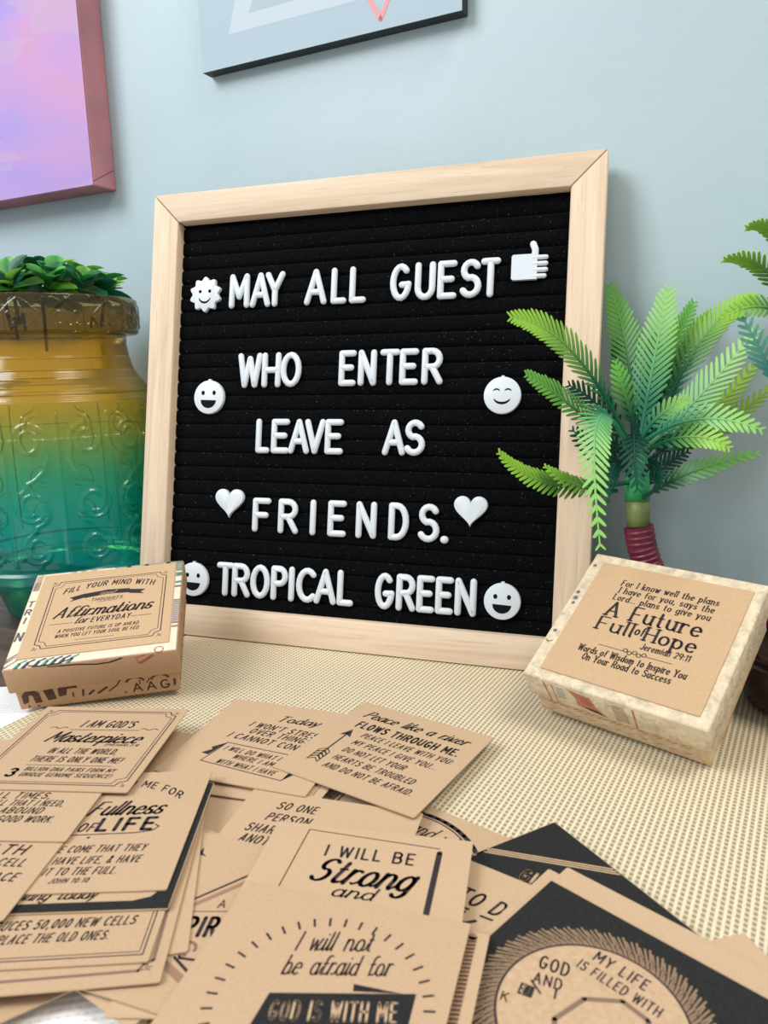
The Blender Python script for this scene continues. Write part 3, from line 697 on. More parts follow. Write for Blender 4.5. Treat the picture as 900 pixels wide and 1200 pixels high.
def leaf(m, base, d, nrm, L, Wd, cup, ca, cb):
    d = d.normalized(); s = d.cross(nrm).normalized(); n = s.cross(d); P = []; C = []
    prof = [(0, .10), (.12, .45), (.32, .86), (.55, 1.0), (.76, .86), (.92, .5), (1.0, .06)]
    for t, w in prof:
        for q in (-1, -.55, 0, .55, 1):
            p = base + d * (L * t) + s * (Wd / 2 * w * q) + n * (cup * (q * q * w) * Wd * .5 - L * .18 * t * t); P.append(tuple(p))
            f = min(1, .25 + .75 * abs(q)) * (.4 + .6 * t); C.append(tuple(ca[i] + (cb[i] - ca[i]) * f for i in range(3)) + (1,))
    F = [(i * 5 + k, i * 5 + k + 1, (i + 1) * 5 + k + 1, (i + 1) * 5 + k) for i in range(6) for k in range(4)]
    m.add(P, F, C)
gre = thing('artificial_succulent', 'bunch of rounded green plastic leaves filling the mouth of the glass vase', 'artificial plant', Matrix.Translation((VX, VY, -0.0022)))
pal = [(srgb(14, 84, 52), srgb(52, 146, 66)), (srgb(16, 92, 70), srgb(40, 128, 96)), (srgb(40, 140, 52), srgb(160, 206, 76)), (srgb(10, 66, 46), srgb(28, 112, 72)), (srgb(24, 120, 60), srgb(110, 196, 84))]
rnd = random.Random(5)
spots = [(0, 0, .007)] + [(0.021 * math.cos(a), 0.021 * math.sin(a), .004) for a in np.arange(6) * PI / 3 + .2] + [(0.0345 * math.cos(a), 0.0345 * math.sin(a), -.001) for a in np.arange(12) * 2 * PI / 12]
for i, (sx, sy, sz) in enumerate(spots):
    m = MB(); base = Vector((sx, sy, VH + 0.0025 + sz)); out = Vector((sx, sy, 0)); 
    axis = (Vector((0, 0, 1)) + out * 14).normalized() if out.length > 0 else Vector((0, 0, 1))
    e = axis.orthogonal().normalized(); f = axis.cross(e)
    for k in range(11):
        a = k * 2.4 + rnd.random(); el = (0.25 if k < 4 else 0.75) + rnd.uniform(-.12, .2)
        d = (e * math.cos(a) + f * math.sin(a)) * math.cos(el) + axis * math.sin(el)
        ca, cb = rnd.choice(pal); L = rnd.uniform(.0145, .0195) * (1 if k < 5 else .8)
        leaf(m, base + axis * (0.0009 * k), d, axis, L, L * .74, .30, ca, cb)
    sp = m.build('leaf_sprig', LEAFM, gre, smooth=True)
    if i % 4: continue
    m = MB(); m.tube([base + axis * .006, base * .96 - Vector((0, 0, .01)), Vector((sx * .8, sy * .8, VH - .010)), Vector((sx * .8 + .0015 * rnd.uniform(-1, 1), sy * .8, VH - .016 - .022 * rnd.random() ** 2))], [.0009, .0011, .0011, .0009], 6); m.build('stalk', STEMM, sp, smooth=True)

# ------------------------------------------------------------------ artificial palm in its pot
POTC = Vector((0.1905, 0.2985, 0.0004))
palm = thing('artificial_palm', 'green plastic palm with burgundy wrapped stalk in a dark plum pot', 'artificial plant', Matrix.Translation(POTC))
m = MB(); m.lathe([(0.0, 0), (.030, 0), (.033, .002), (.038, .016), (.0398, .0215), (.0406, .0228), (.0398, .0238), (.0408, .0255), (.0412, .0278), (.0403, .0294), (.0385, .0293), (.037, .0275), (.036, .025)], 64); m.build('pot', POTM, palm, smooth=True)
m = MB(); m.lathe([(.0, .0275), (.02, .0272), (.0364, .0262)], 32); m.build('potting_fill', SOIL, palm)
def rel(*p): return [Vector(q) - POTC for q in p]
def wrap(path, r0, name, turns):
    m = MB(); pts = [Vector(p) for p in path]; fine = []
    for i in range(len(pts) - 1):
        for k in range(14): fine.append(pts[i].lerp(pts[i + 1], k / 14))
    fine.append(pts[-1]); n = len(fine)
    m.tube(fine, [r0 * (.96 + .10 * ((i * turns / n) % 1.0)) for i in range(n)], 20); return m.build(name, WRAPM, palm, smooth='auto')
wrap(rel((.180, .306, .030), (.171, .317, .0380), (.147, .3310, .0410), (.1285, .3368, .0450), (.1240, .3386, .0544), (.1212, .3393, .0630), (.1195, .3402, .0724)), .0067, 'wrapped_stalk', 22)
m = MB(); m.tube(rel((.1197, .3403, .0720), (.1195, .3418, .0790), (.1194, .3432, .0850)), [.0052, .0053, .0054], 20); m.build('bare_stalk', OLIVE, palm, smooth=True)
m = MB(); m.tube(rel((.1194, .3430, .0840), (.1194, .3440, .0910), (.1196, .3455, .0990), (.1198, .3465, .106)), [.0057, .0056, .0053, .004], 20); m.build('collar', COLLAR, palm, smooth=True)
wrap(rel((.188, .300, .0292), (.1905, .312, .07), (.190, .324, .115), (.1872, .331, .148)), .0060, 'wrapped_stalk', 34)
m = MB(); m.tube(rel((.1872, .331, .147), (.1867, .3329, .160)), [.006, .005], 16); m.build('collar', COLLAR, palm, smooth=True)
FPAL = {'lime': ((14, 104, 70), (160, 212, 76)), 'green': ((12, 92, 66), (118, 186, 78)), 'pale': ((58, 150, 116), (160, 218, 118)), 'mid': ((8, 84, 66), (120, 198, 80)), 'palefill': ((96, 176, 112), (170, 218, 130)), 'yellow': ((70, 140, 44), (160, 200, 54)), 'dark': ((6, 62, 54), (18, 98, 74)), 'teal': ((70, 150, 142), (118, 196, 168))}
FRONDS=[
  ([0.1156,0.3459,0.1109],[0.0877,0.3453,0.1659],[0.0574,0.3321,0.1686],0.0096,[0.465,-0.844,0.267],'lime'),
  ([0.1148,0.3427,0.1053],[0.0821,0.3331,0.1334],[0.0622,0.32,0.1439],0.008,[0.576,-0.739,0.349],'green'),
  ([0.1152,0.3423,0.0933],[0.0691,0.3207,0.0895],[0.0493,0.3104,0.1119],0.0068,[0.489,-0.767,0.415],'lime'),
  ([0.1088,0.3416,0.0895],[0.0853,0.3203,0.0925],[0.0708,0.3191,0.1044],0.0057,[0.579,-0.671,0.463],'lime'),
  ([0.1105,0.3338,0.1115],[0.0815,0.3103,0.154],[0.0864,0.2891,0.0772],0.0089,[0.033,-0.62,0.784],'pale'),
  ([0.119,0.3513,0.1122],[0.1251,0.3724,0.151],[0.1165,0.3886,0.1855],0.01,[-0.483,-0.787,0.384],'mid'),
  ([0.1206,0.3485,0.1084],[0.1254,0.3487,0.1471],[0.1344,0.358,0.1807],0.0107,[-0.392,-0.899,0.194],'pale'),
  ([0.1229,0.3505,0.1082],[0.1367,0.3609,0.1496],[0.1504,0.3681,0.175],0.0081,[0.158,-0.969,0.19],'mid'),
  ([0.1253,0.3529,0.1099],[0.1408,0.3632,0.1509],[0.1594,0.3691,0.1701],0.0082,[0.256,-0.96,0.115],'lime'),
  ([0.1262,0.3509,0.1101],[0.1502,0.3561,0.1713],[0.1709,0.3498,0.1754],0.0095,[-0.67,-0.592,0.448],'lime'),
  ([0.1245,0.3439,0.1109],[0.1384,0.3342,0.1259],[0.1657,0.3384,0.1592],0.0104,[-0.63,-0.621,0.466],'palefill'),
  ([0.1294,0.3504,0.108],[0.1516,0.351,0.116],[0.175,0.3521,0.1463],0.0089,[-0.508,-0.587,0.63],'yellow'),
  ([0.1332,0.356,0.1052],[0.1549,0.3499,0.1101],[0.1838,0.352,0.1359],0.0077,[-0.445,-0.61,0.655],'yellow'),
  ([0.1163,0.3343,0.114],[0.1175,0.3155,0.1295],[0.128,0.3126,0.1328],0.0051,[-0.782,-0.591,-0.198],'pale'),
  ([0.1181,0.3369,0.1118],[0.1321,0.3169,0.1312],[0.1551,0.305,0.1204],0.0077,[-0.656,-0.663,0.361],'pale'),
  ([0.1192,0.3361,0.1079],[0.1298,0.3136,0.1226],[0.1433,0.3066,0.1131],0.007,[-0.726,-0.515,0.455],'lime'),
  ([0.12,0.3388,0.0857],[0.1292,0.323,0.1008],[0.162,0.3199,0.1082],0.0065,[-0.552,-0.712,0.433],'mid'),
  ([0.1218,0.3445,0.0887],[0.1301,0.3476,0.0991],[0.146,0.354,0.1052],0.0069,[0.193,-0.946,0.259],'dark'),
  ([0.1145,0.3351,0.1178],[0.1057,0.3146,0.1175],[0.1078,0.3102,0.0957],0.0074,[-0.255,-0.604,0.755],'dark'),
  ([0.12,0.3543,0.1119],[0.1221,0.3667,0.1403],[0.1176,0.379,0.1584],0.0075,[-0.36,-0.831,0.424],'dark'),
  ([0.1242,0.3593,0.1113],[0.1297,0.3731,0.1391],[0.1374,0.3773,0.16],0.0084,[-0.259,-0.881,0.396],'dark'),
  ([0.118,0.3501,0.1063],[0.1032,0.35,0.1312],[0.0881,0.3504,0.1381],0.008,[-0.187,-0.968,-0.166],'dark'),
  ([0.1172,0.3469,0.1006],[0.1009,0.3418,0.1058],[0.0881,0.3422,0.1178],0.0071,[0.184,-0.982,0.043],'dark'),
  ([0.1245,0.3497,0.1042],[0.1349,0.3516,0.1189],[0.1518,0.3568,0.1293],0.0077,[0.027,-0.969,0.246],'dark'),
  ([0.1144,0.3378,0.096],[0.1016,0.3272,0.1141],[0.0971,0.3163,0.0904],0.0053,[0.499,-0.57,0.652],'dark'),
  ([0.1253,0.3473,0.1024],[0.1362,0.3446,0.1146],[0.1544,0.3443,0.1181],0.0068,[-0.31,-0.856,0.414],'dark'),
  ([0.1148,0.342,0.1014],[0.1036,0.3365,0.1171],[0.0929,0.333,0.1128],0.0058,[0.236,-0.932,-0.275],'dark'),
  ([0.1167,0.3309,0.097],[0.1181,0.3211,0.1117],[0.1198,0.3153,0.0956],0.0052,[-0.933,-0.214,0.288],'dark'),
  ([0.1195,0.3409,0.1113],[0.1094,0.336,0.1325],[0.1053,0.3382,0.1483],0.0062,[-0.39,-0.895,-0.215],'mid'),
  ([0.1897,0.3388,0.1613],[0.1684,0.335,0.1953],[0.1473,0.3295,0.1907],0.0063,[-0.317,-0.671,-0.67],'lime'),
  ([0.1897,0.3392,0.1632],[0.178,0.3435,0.2122],[0.16,0.3384,0.2046],0.0056,[-0.632,-0.62,-0.464],'lime'),
  ([0.1849,0.3337,0.1612],[0.1593,0.3184,0.1764],[0.1407,0.3141,0.1654],0.0057,[0.408,-0.851,0.331],'lime'),
  ([0.166,0.3186,0.1374],[0.1625,0.3168,0.1485],[0.1487,0.3167,0.1681],0.0064,[-0.465,-0.828,-0.314],'teal'),
  ([0.1879,0.3333,0.1593],[0.1971,0.3388,0.1866],[0.2118,0.3399,0.1918],0.0067,[-0.11,-0.955,0.275],'mid'),
  ([0.1879,0.3333,0.1593],[0.1791,0.3229,0.1838],[0.1876,0.3331,0.2087],0.0065,[-0.488,-0.873,-0.006],'mid'),
  ([0.1849,0.3274,0.1556],[0.1898,0.316,0.162],[0.2047,0.3092,0.141],0.0064,[-0.565,-0.793,0.227],'lime'),
  ([0.1838,0.3271,0.1538],[0.1658,0.3013,0.1523],[0.1592,0.2901,0.1226],0.0062,[-0.2,-0.551,0.81],'pale'),
]
rnd = random.Random(3)
for B, Cq, T, hw, nv, kind in FRONDS:
    B, Cq, T = Vector(B) - POTC, Vector(Cq) - POTC, Vector(T) - POTC; nv = Vector(nv)
    ca, cb = [srgb(*c) for c in FPAL[kind]]; m = MB()
    def at(t): return B * (1 - t) ** 2 + Cq * (2 * t * (1 - t)) + T * t * t
    def tint(t): 
        f = max(0, min(1, (t - .30) / .55)); return tuple(ca[i] + (cb[i] - ca[i]) * f for i in range(3)) + (1,)
    Lc = sum((at((i + 1) / 20) - at(i / 20)).length for i in range(20)); N = max(9, int(Lc / 0.0037))
    n0 = len(m.v); ps = [at(i / 16) for i in range(17)]
    m2 = MB(); m2.tube(ps, [.0011 * (1 - .7 * i / 16) for i in range(17)], 6); m.add(m2.v, m2.f, [tint(min(i // 6, 16) / 16) for i in range(len(m2.v))])
    for i in range(N + 1):
        t = .16 + .84 * i / N; p = at(t); tg = (at(min(t + .02, 1)) - at(max(t - .02, 0))).normalized(); nn = (nv - tg * nv.dot(tg)).normalized(); sd = tg.cross(nn)
        pr = (min(1, (t - .10) / .22) ** .6) * (1 - max(0, (t - .45) / .55) ** 1.6 * .72)
        for s in (-1, 1):
            L = hw * 1.28 * pr * rnd.uniform(.92, 1.05); d = (sd * s * .66 + tg * .74 + nn * .14).normalized(); wv = d.cross(nn).normalized() * (.00072 if i < N else .0004); th = nn * .00022
            pts = []; cols = []
            for f, ws in ((0, 1.1), (.55, 1.0), (.88, .75), (1.0, .25)):
                c = p + d * (L * f) - nn * (L * .10 * f * f)
                for a, b in ((-1, -1), (1, -1), (1, 1), (-1, 1)): pts.append(tuple(c + wv * (a * ws) + th * b)); cols.append(tint(min(1, t + .18 * f)))
            F = [(j * 4 + k, j * 4 + (k + 1) % 4, (j + 1) * 4 + (k + 1) % 4, (j + 1) * 4 + k) for j in range(3) for k in range(4)] + [(3, 2, 1, 0), (12, 13, 14, 15)]
            m.add(pts, F, cols)
    m.build('frond', LEAFM, palm)

# ------------------------------------------------------------------ pictures on the wall
cv = thing('canvas_print', 'square stretched canvas of a pink and lilac sunset sky hung on the wall', 'picture', WM @ Matrix.Translation((-0.4063, 0, 0.2703)))
CW, CH, CD = 0.40, 0.50, 0.0200
m = MB(); m.box((-CW / 2, -CD / 2, CH / 2), (CW, CD - .0002, CH)); m.build('wrapped_edge', CANVSIDE, cv, bevel=0.0012)
m = MB(); m.add([(-CW + .0008, -CD - .00015, .0008), (-.0008, -CD - .00015, .0008), (-.0008, -CD - .00015, CH - .0008), (-CW + .0008, -CD - .00015, CH - .0008)], [(0, 1, 2, 3)]); m.build('printed_face', SUNSET, cv)
k = Ink(); k.line([(0, 3), (18, 13)], .35, BROWNP); k.build(cv, lambda x, y, l: (0.0001 + l, x - CD, y), {'dark_brown_print': 'corner_fold'})
ps = thing('wall_art', 'pale grey geometric art print with a coral triangle and black edge, above the board', 'picture', WM @ Matrix.Translation((-0.3186, -0.0004, 0.3268)))
PW, PH, PD = 0.1690, 0.23, 0.0085
m = MB(); m.box((PW / 2, -PD / 2 + .0001, PH / 2), (PW, PD - .0004, PH)); m.build('edge_frame', BLACKFR, ps)
m = MB(); m.add([(0, -PD, 0), (PW, -PD, 0), (PW, -PD, PH), (0, -PD, PH)], [(0, 1, 2, 3)]); m.build('print_face', POSTER, ps)
k = Ink(); k.poly([(21, 17.2), (160, 17.2), (130, 120), (48, 90)], POSTERW); k.poly([(36.5, 25.8), (128, 26.2), (112, 80), (58, 70)], POSTERG, 1); k.rect(64, 26, 65, 80, POSTERW, 2)
k.line([(122.4, 5.3), (104, 36), (141, 40), (122.4, 5.3)], 2.4, PINK, 3); k.build(ps, lambda x, y, l: (x, -PD - l, y), {'coral_pink_print': 'coral_triangle', 'white_grey_print': 'white_shape', 'pale_grey_green_print': 'grey_shape'})

# ------------------------------------------------------------------ boxes
def open_box(name, label, data, lidmat, basemat, topmat):
    T, R, s, t = data
    T = (T[0], T[1], T[2] + 0.0011)
    M = frame(T, (R[0][0], R[1][0], R[2][0]), (R[0][1], R[1][1], R[2][1]), (R[0][2], R[1][2], R[2][2]))
    b = thing(name, label, 'box', M, 'small kraft gift boxes')
    m = MB(); m.box((0, 0, -0.00675), (s, s, 0.0135)); lid = m.build('lid', lidmat, b, smooth='auto', bevel=0.0008)
    m = MB(); q = s - 0.0038; m.box((0, 0, (-t - 0.0125) / 2), (q, q, t - 0.0125)); base = m.build('base', basemat, b, smooth='auto', bevel=0.0008)
    k = Ink(); hs = s * 500 - .6; k.rect(-hs, -hs, hs, hs, topmat); k.build(lid, FLAT, {topmat.name: 'paper_top'})
    return b, lid, base, s, t
def label_panel(b, cx, cy, sz):
    m = MB(); m.box((cx, cy, 0.0003), (sz, sz, 0.0006)); return m.build('label_panel', LABELK, b, bevel=0.0002)
TOPZ = lambda x, y, l: (x, y, l + 0.0006)
b, lid, base, s, t = open_box('keepsake_box', 'kraft box printed Affirmations with teal patterned lid edges, left of the board', [[-0.137, 0.34182, 0.03559], [[0.98418, -0.17627, 0.01784], [0.1728, 0.93282, -0.31622], [0.03909, 0.3143, 0.94852]], 0.074, 0.02526], BOXKRAFT, BOXKRAFT, CREAM)
lp = label_panel(b, 0.0004, 0.0018, 0.0655)
k = Ink(); k.frame(-26.3, -25.4, 28.9, 26.8, .45, 3.4); k.frame(-24.9, -24.0, 27.5, 25.4, .3, 4.0)
for x, y in ((-26, 26.2), (28.2, 26.2), (-26, -25.2), (28.2, -25.2)): k.text('3c', x, y - .9, 1.8, 'hand')
k.text('FILL YOUR MIND WITH', 1.2, 16.0, 4.1, 'comic', W=43, archy=.95)
k.poly([(-16.5, 8.6), (-9.5, 11.2), (-9.5, 14.6), (-16.8, 12.2), (-14.6, 10.4)]); k.poly([(19, 9.4), (11.5, 11.0), (11.5, 14.4), (19.4, 13.0), (17, 11.2)])
k.poly([(-9.5, 10.6), (1, 12.3), (11.5, 11.6), (11.5, 15.2), (1, 16), (-9.5, 14.4)], None, 0); k.text('good', 1, 12.4, 2.6, 'script', mat=TANP, lay=2)
k.text('THOUGHTS', 1.2, 7.4, 2.2, 'comic', W=14.5); k.line([(-3, 6.3), (6, 6.7)], .3)
k.text('Affirmations', .6, -3.6, 7.6, 'script', W=44)
k.text('for', -8.6, -9.3, 4.4, 'script', W=5.5); k.text('EVERYDAY', 4.9, -9.4, 3.5, 'comic', W=17.5)
k.line([(-22.6, -8.3), (-12.2, -8.4)], .3); k.line([(14.6, -8.4), (23.8, -8.5)], .3)
k.text('A POSITIVE FUTURE IS UP AHEAD.', .6, -15.2, 2.3, 'comic', W=36.5); k.text('WHEN YOU LET YOUR SOUL BE FED.', .4, -18.9, 2.3, 'comic', W=37.5); k.line([(-9, -21.6), (8, -21.7)], .25)
k.build(lp, TOPZ, {'bare_kraft_in_print': 'ribbon_lettering'})
# collage paper round the label: on the lid top
k = Ink()
k.rect(-36.2, 22, -33, 36, TAUPE); k.text('T', -34.6, 9.2, 4.0, 'bold', mat=GREYP); k.text('R', -34.6, 2.6, 4.0, 'bold', mat=GREYP); k.text('I', -34.6, -4, 4.0, 'bold', mat=GREYP); k.text('N', -34.7, -17, 5.6, 'bold', mat=GREYP, W=2.4)
k.rect(2, 34.9, 36.6, 36.6, TEAL); k.rect(33.4, 27, 36.6, 36.6, TEAL)
for x in (8, 17, 28): k.rect(x, 34.9, x + 2, 36.6, INK, 2)
for x in (-20, -15, -10): k.rect(x, 35.0, x + 3, 36.4, TAUPE)
k.poly([(-36.6, -33), (-36.6, -29.5), (-31.4, -25), (-31.4, -28)], BLUE); k.poly([(-36.6, -36.4), (-36.6, -34.6), (-31.4, -30), (-31.4, -31.6)], BLUE)
for i, x in enumerate((-32, -28.5, -24, -20.5, -17, -13.5, -10)):
    k.line([(x, -36.4), (x + 1.6, -33.4), (x + 4.2, -31.9)], 1.1, TEAL if i % 3 == 0 else BLUE, 1); k.line([(x + .9, -36.5), (x + 2.2, -34)], .6, INK, 2)
k.line([(-26, -35.6), (-22, -36.5), (-14, -36.4), (-8, -34)], .7, INK, 2)
for y0, y1, mt in ((21, 26.5, CREAM), (22.2, 25.8, TEAL), (16, 18, TEAL), (12.5, 14, GREYP), (-17, 2, GREYP), (-20, -18.6, TAUPE)): k.rect(33.5, y0, 36.5, y1, mt, 2)
for y in np.arange(-16, 1.5, 1.1): k.rect(33.5, y, 36.5, y + .35, CREAM, 3)
k.ring(29, -35, 1.9, .5, RUST, 2, 20); k.build(lid, FLAT, {'teal_print': 'teal_pattern', 'slate_blue_print': 'blue_pattern', 'taupe_print': 'brown_pattern', 'grey_print': 'grey_pattern', 'rust_print': 'rust_pattern', 'cream_print': 'cream_pattern'})
k = Ink()   # lid front
k.line([(-13, -.9), (-6, -1.2), (2, -2.4), (8, -2.2), (13, -.7)], .7, INK); k.line([(-13, -.9), (-18, -.6)], .5, INK); k.poly([(8.5, -2.3), (14, -.5), (13, -.5), (8, -1.7)])
k.poly([(19, -4.6), (21, -5.4), (27, -1.4), (26, -.6), (21.5, -3.4)], RUST); k.line([(20, -5), (19, -1.6), (23, -.5)], .4, RUST)
k.build(lid, lambda x, y, l: (x, -s / 2 - l, y), {'rust_print': 'rust_mark', 'printing_ink': 'front_swoosh'})
k = Ink(); q = s / 2 - .0019   # base front
for x0 in (-33.5,): 
    k.poly([(-33, -22), (-33, -17), (-31, -14.4), (-28, -14.2), (-25.4, -16), (-25, -22), (-28, -22), (-28.4, -17.5), (-30, -17), (-30.6, -21)], BROWNP)
k.poly([(-23.6, -15.2), (-19.4, -14.8), (-18.6, -21), (-22.4, -21.4)], BROWNP); k.poly([(-17.6, -20), (-17.4, -15), (-14, -13.8), (-9.4, -14), (-9, -16), (-13.4, -16), (-14.4, -19.6)], BROWNP)
k.line([(-11.6, -21), (-11.4, -18.6)], .7, BROWNP); k.line([(-7.4, -21), (-6.8, -17.6)], .9, BROWNP); k.line([(-4.6, -20.6), (-2.4, -18.8)], 1.1, BROWNP); k.line([(-.6, -20.6), (3.4, -18)], 1.2, BROWNP); k.line([(4, -20.4), (8, -17.4), (10, -14.2)], .7, BROWNP)
for x, w_ in ((-6, 4), (0, 1.6), (5, 3.4)): k.rect(x, -14.6, x + w_, -13.6, TAUPE)
for cx in (16, 27): k.ring(cx, -18.6, 4.4, 1.1, BROWNP, 0, 16, 25, 155)
k.line([(18, -18.6), (18, -16.2)], .6, BROWNP); k.line([(21, -18.2), (22.4, -16)], .6, BROWNP)
k.text('AAG', 22.6, -22.6, 4.6, 'sans', W=16, mat=BROWNP); k.poly([(32.4, -22), (33.6, -21.6), (34, -18), (32.8, -17.6)], BROWNP)
for x, y in ((-31, -23.4), (-27, -23.7), (11, -22.4)): k.disc(x, y, .6, .5, BROWNP, 0, 10)
k.build(base, lambda x, y, l: (x, -q - l, y), {'dark_brown_print': 'brown_lettering', 'taupe_print': 'brown_pattern'})
k = Ink()   # lid right side
for i in range(9):
    y = -34 + i * 7.6; k.line([(y, -12.4), (y + 4, -9)], 1.0, BROWNP); k.line([(y + 1, -6), (y + 5, -3)], .8, BROWNP if i % 2 else TEAL)
k.build(lid, lambda x, y, l: (s / 2 + l, x, y), {'dark_brown_print': 'brown_pattern', 'teal_print': 'teal_pattern'})
k = Ink()
for i in range(8): k.line([(-30 + i * 8, -23), (-28 + i * 8, -16)], 1.6, BROWNP)
k.build(base, lambda x, y, l: (q + l, x, y), {'dark_brown_print': 'brown_pattern'})

b, lid, base, s, t = open_box('keepsake_box', 'cream mottled box with kraft label A Future Full of Hope, right of the board', [[0.105, 0.28574, 0.0407], [[0.7497, 0.5801, -0.31847], [-0.66123, 0.63708, -0.39612], [-0.0269, 0.50756, 0.8612]], 0.0742, 0.02539], MARBLE, MARBLE2, MARBLE)
lp = label_panel(b, 0.0007, -0.0003, 0.0640)
k = Ink()
k.text('For I know well the plans', 1.9, 20.2, 3.2, 'serif', W=40.5); k.text('I have for you, says the', 1.9, 15.9, 3.2, 'serif', W=39.5); k.text('Lord... plans to give you', 1.5, 11.6, 3.2, 'serif', W=40)
k.text('A Future', 1.2, 2.4, 7.7, 'serifb', W=38.6); k.text('Full', -11.4, -5.8, 7.0, 'serifb', W=14.6); k.text('of', -1.1, -4.0, 4.4, 'serif', W=3.4); k.text('Hope', 11.4, -5.8, 7.0, 'serifb', W=19.6)
k.text('Jeremiah 29:11', 11.6, -10.4, 2.9, 'serif', W=19)
k.line([(-14, -13.4), (-3.6, -13.5)], .3); k.line([(5.4, -13.5), (15.8, -13.5)], .3)
for i in range(5): k.ring(-2.8 + i * 1.9, -13.4 + .4 * (-1) ** i, .85, .4, None, 0, 12)
k.text('Words of Wisdom to Inspire You', .9, -18.7, 3.2, 'serif', W=43.5); k.text('On Your Road to Success', .4, -22.6, 3.2, 'serif', W=35.5)
k.build(lp, TOPZ)
k = Ink()
for x, y, sz_ in ((-34.6, 29, 1.8), (-34.4, 8, 2.4), (-34.8, 11.5, 1.8), (-34.2, 5, 1.6), (-34.6, -12, 1.5)):
    for j in range(7): k.line([(x - sz_ / 2 * math.cos(j * .9), y - sz_ / 2 * math.sin(j * .9)), (x + sz_ / 2 * math.cos(j * .9), y + sz_ / 2 * math.sin(j * .9) + .3)], .35, PALEBLUE)
k.line([(-36, -17.6), (-34.6, -18.4), (-33, -17.2)], .5, BROWNP)
k.build(lid, FLAT, {'faded_blue_print': 'blue_flower_print', 'dark_brown_print': 'brown_mark'})
k = Ink()
k.line([(-28, -2), (-26.4, -12.6)], .9, DUSTY); k.line([(9.4, -2), (9.8, -12.8)], .9, DUSTY); k.line([(-24.5, -2), (-23.6, -12.6)], .5, DUSTY)
k.poly([(-17.8, -1.6), (-12, -2.6), (-8, -3), (-6.4, -8), (-2, -12.4), (-9, -11.6), (-14.4, -10.4), (-14.8, -6)], DUSTY); k.poly([(-13, -4), (-9, -4.6), (-8, -8), (-12, -8.6)], RUST, 2)
k.poly([(-13, -9.6), (-6, -10), (-2.6, -12.2), (-8.6, -11.2)], BROWNP, 3)
for y in np.arange(-3, -11.6, -1.2): k.line([(1 - .2 * y / 3, y), (5 - .2 * y, y + .2)], .6, TAUPE)
for y in np.arange(-3, -9.6, -1.4): k.line([(-22.6, y), (-19.4, y + .2)], .5, PALEBLUE)
k.build(lid, lambda x, y, l: (x, -s / 2 - l, y), {'dusty_rose_print': 'rose_picture', 'rust_print': 'rust_picture', 'dark_brown_print': 'brown_mark', 'taupe_print': 'brown_text', 'faded_blue_print': 'blue_text'})
k = Ink(); q = s / 2 - .0019
for x in np.arange(-30, 30, 5.5): k.line([(x, -18 + .6 * math.sin(x)), (x + 1.6, -16.8), (x + 2.4, -18.2), (x + 4, -17)], .35, TAUPE); k.line([(x + 1, -22), (x + 3.6, -21.2)], .35, TAUPE)
k.build(base, lambda x, y, l: (x, -q - l, y), {'taupe_print': 'script_pattern'})
k = Ink()
for x in np.arange(-34, 34, 4.6): k.line([(x + 2.4 * math.cos(a), -9.6 + .8 * math.sin(x) + 1.8 * math.sin(a) * (1 if int(x) % 2 else .6)) for a in np.linspace(.4, 5.2, 9)], .3, TAUPE)
k.build(lid, lambda x, y, l: (s / 2 + l, x, y), {'taupe_print': 'scroll_pattern'})

# ------------------------------------------------------------------ the spread of cards
CARDS=[
('P',-0.0886,0.2275,-24.0,0.0006),
('N',-0.0896,0.2235,-17.0,0.0012),
('BB',-0.0741,0.2494,-16.0,0.0018),
('BB2',-0.1157,0.2375,-14.0,0.0024),
('U',-0.0043,0.2055,-37.0,0.0006),
('S2',-0.0506,0.2651,-15.0,0.0030),
('S1',-0.0419,0.2688,-22.0,0.0036),
('M',-0.0270,0.1999,-16.0,0.0042),
('Q',-0.0488,0.2698,-18.3,0.0048),
('R',-0.0012,0.2591,-33.3,0.0054),
('I',-0.1119,0.1685,33.6,0.0030),
('J',-0.0682,0.1835,-34.0,0.0048),
('KB',-0.0350,0.1732,-2.0,0.0054),
('K',-0.0441,0.1726,-20.0,0.0060),
('H',-0.0869,0.1867,9.0,0.0066),
('G',-0.0888,0.1795,4.4,0.0072),
('F',-0.0923,0.1863,2.4,0.0078),
('E',-0.0914,0.2043,1.0,0.0084),
('C',-0.0936,0.2111,0.8,0.0090),
('D',-0.1305,0.2027,-4.5,0.0096),
('B',-0.1278,0.2340,-3.5,0.0102),
('A',-0.1164,0.2595,-4.9,0.0108),
('V',0.0400,0.1724,-62.0,0.0048),
('Z',0.0283,0.1535,-35.0,0.0060),
('AA4',0.0669,0.1263,14.0,0.0066),
('AA3',0.0458,0.1451,-44.0,0.0072),
('AA2',0.0503,0.1448,-45.0,0.0078),
('AA',0.0438,0.1381,-45.4,0.0090),
('W',-0.0117,0.1743,-11.8,0.0096),
('Y',-0.0143,0.1391,-17.0,0.0110),
('X',-0.0187,0.1412,-16.9,0.0125),
]
CS = 0.0612; CT = 0.0004
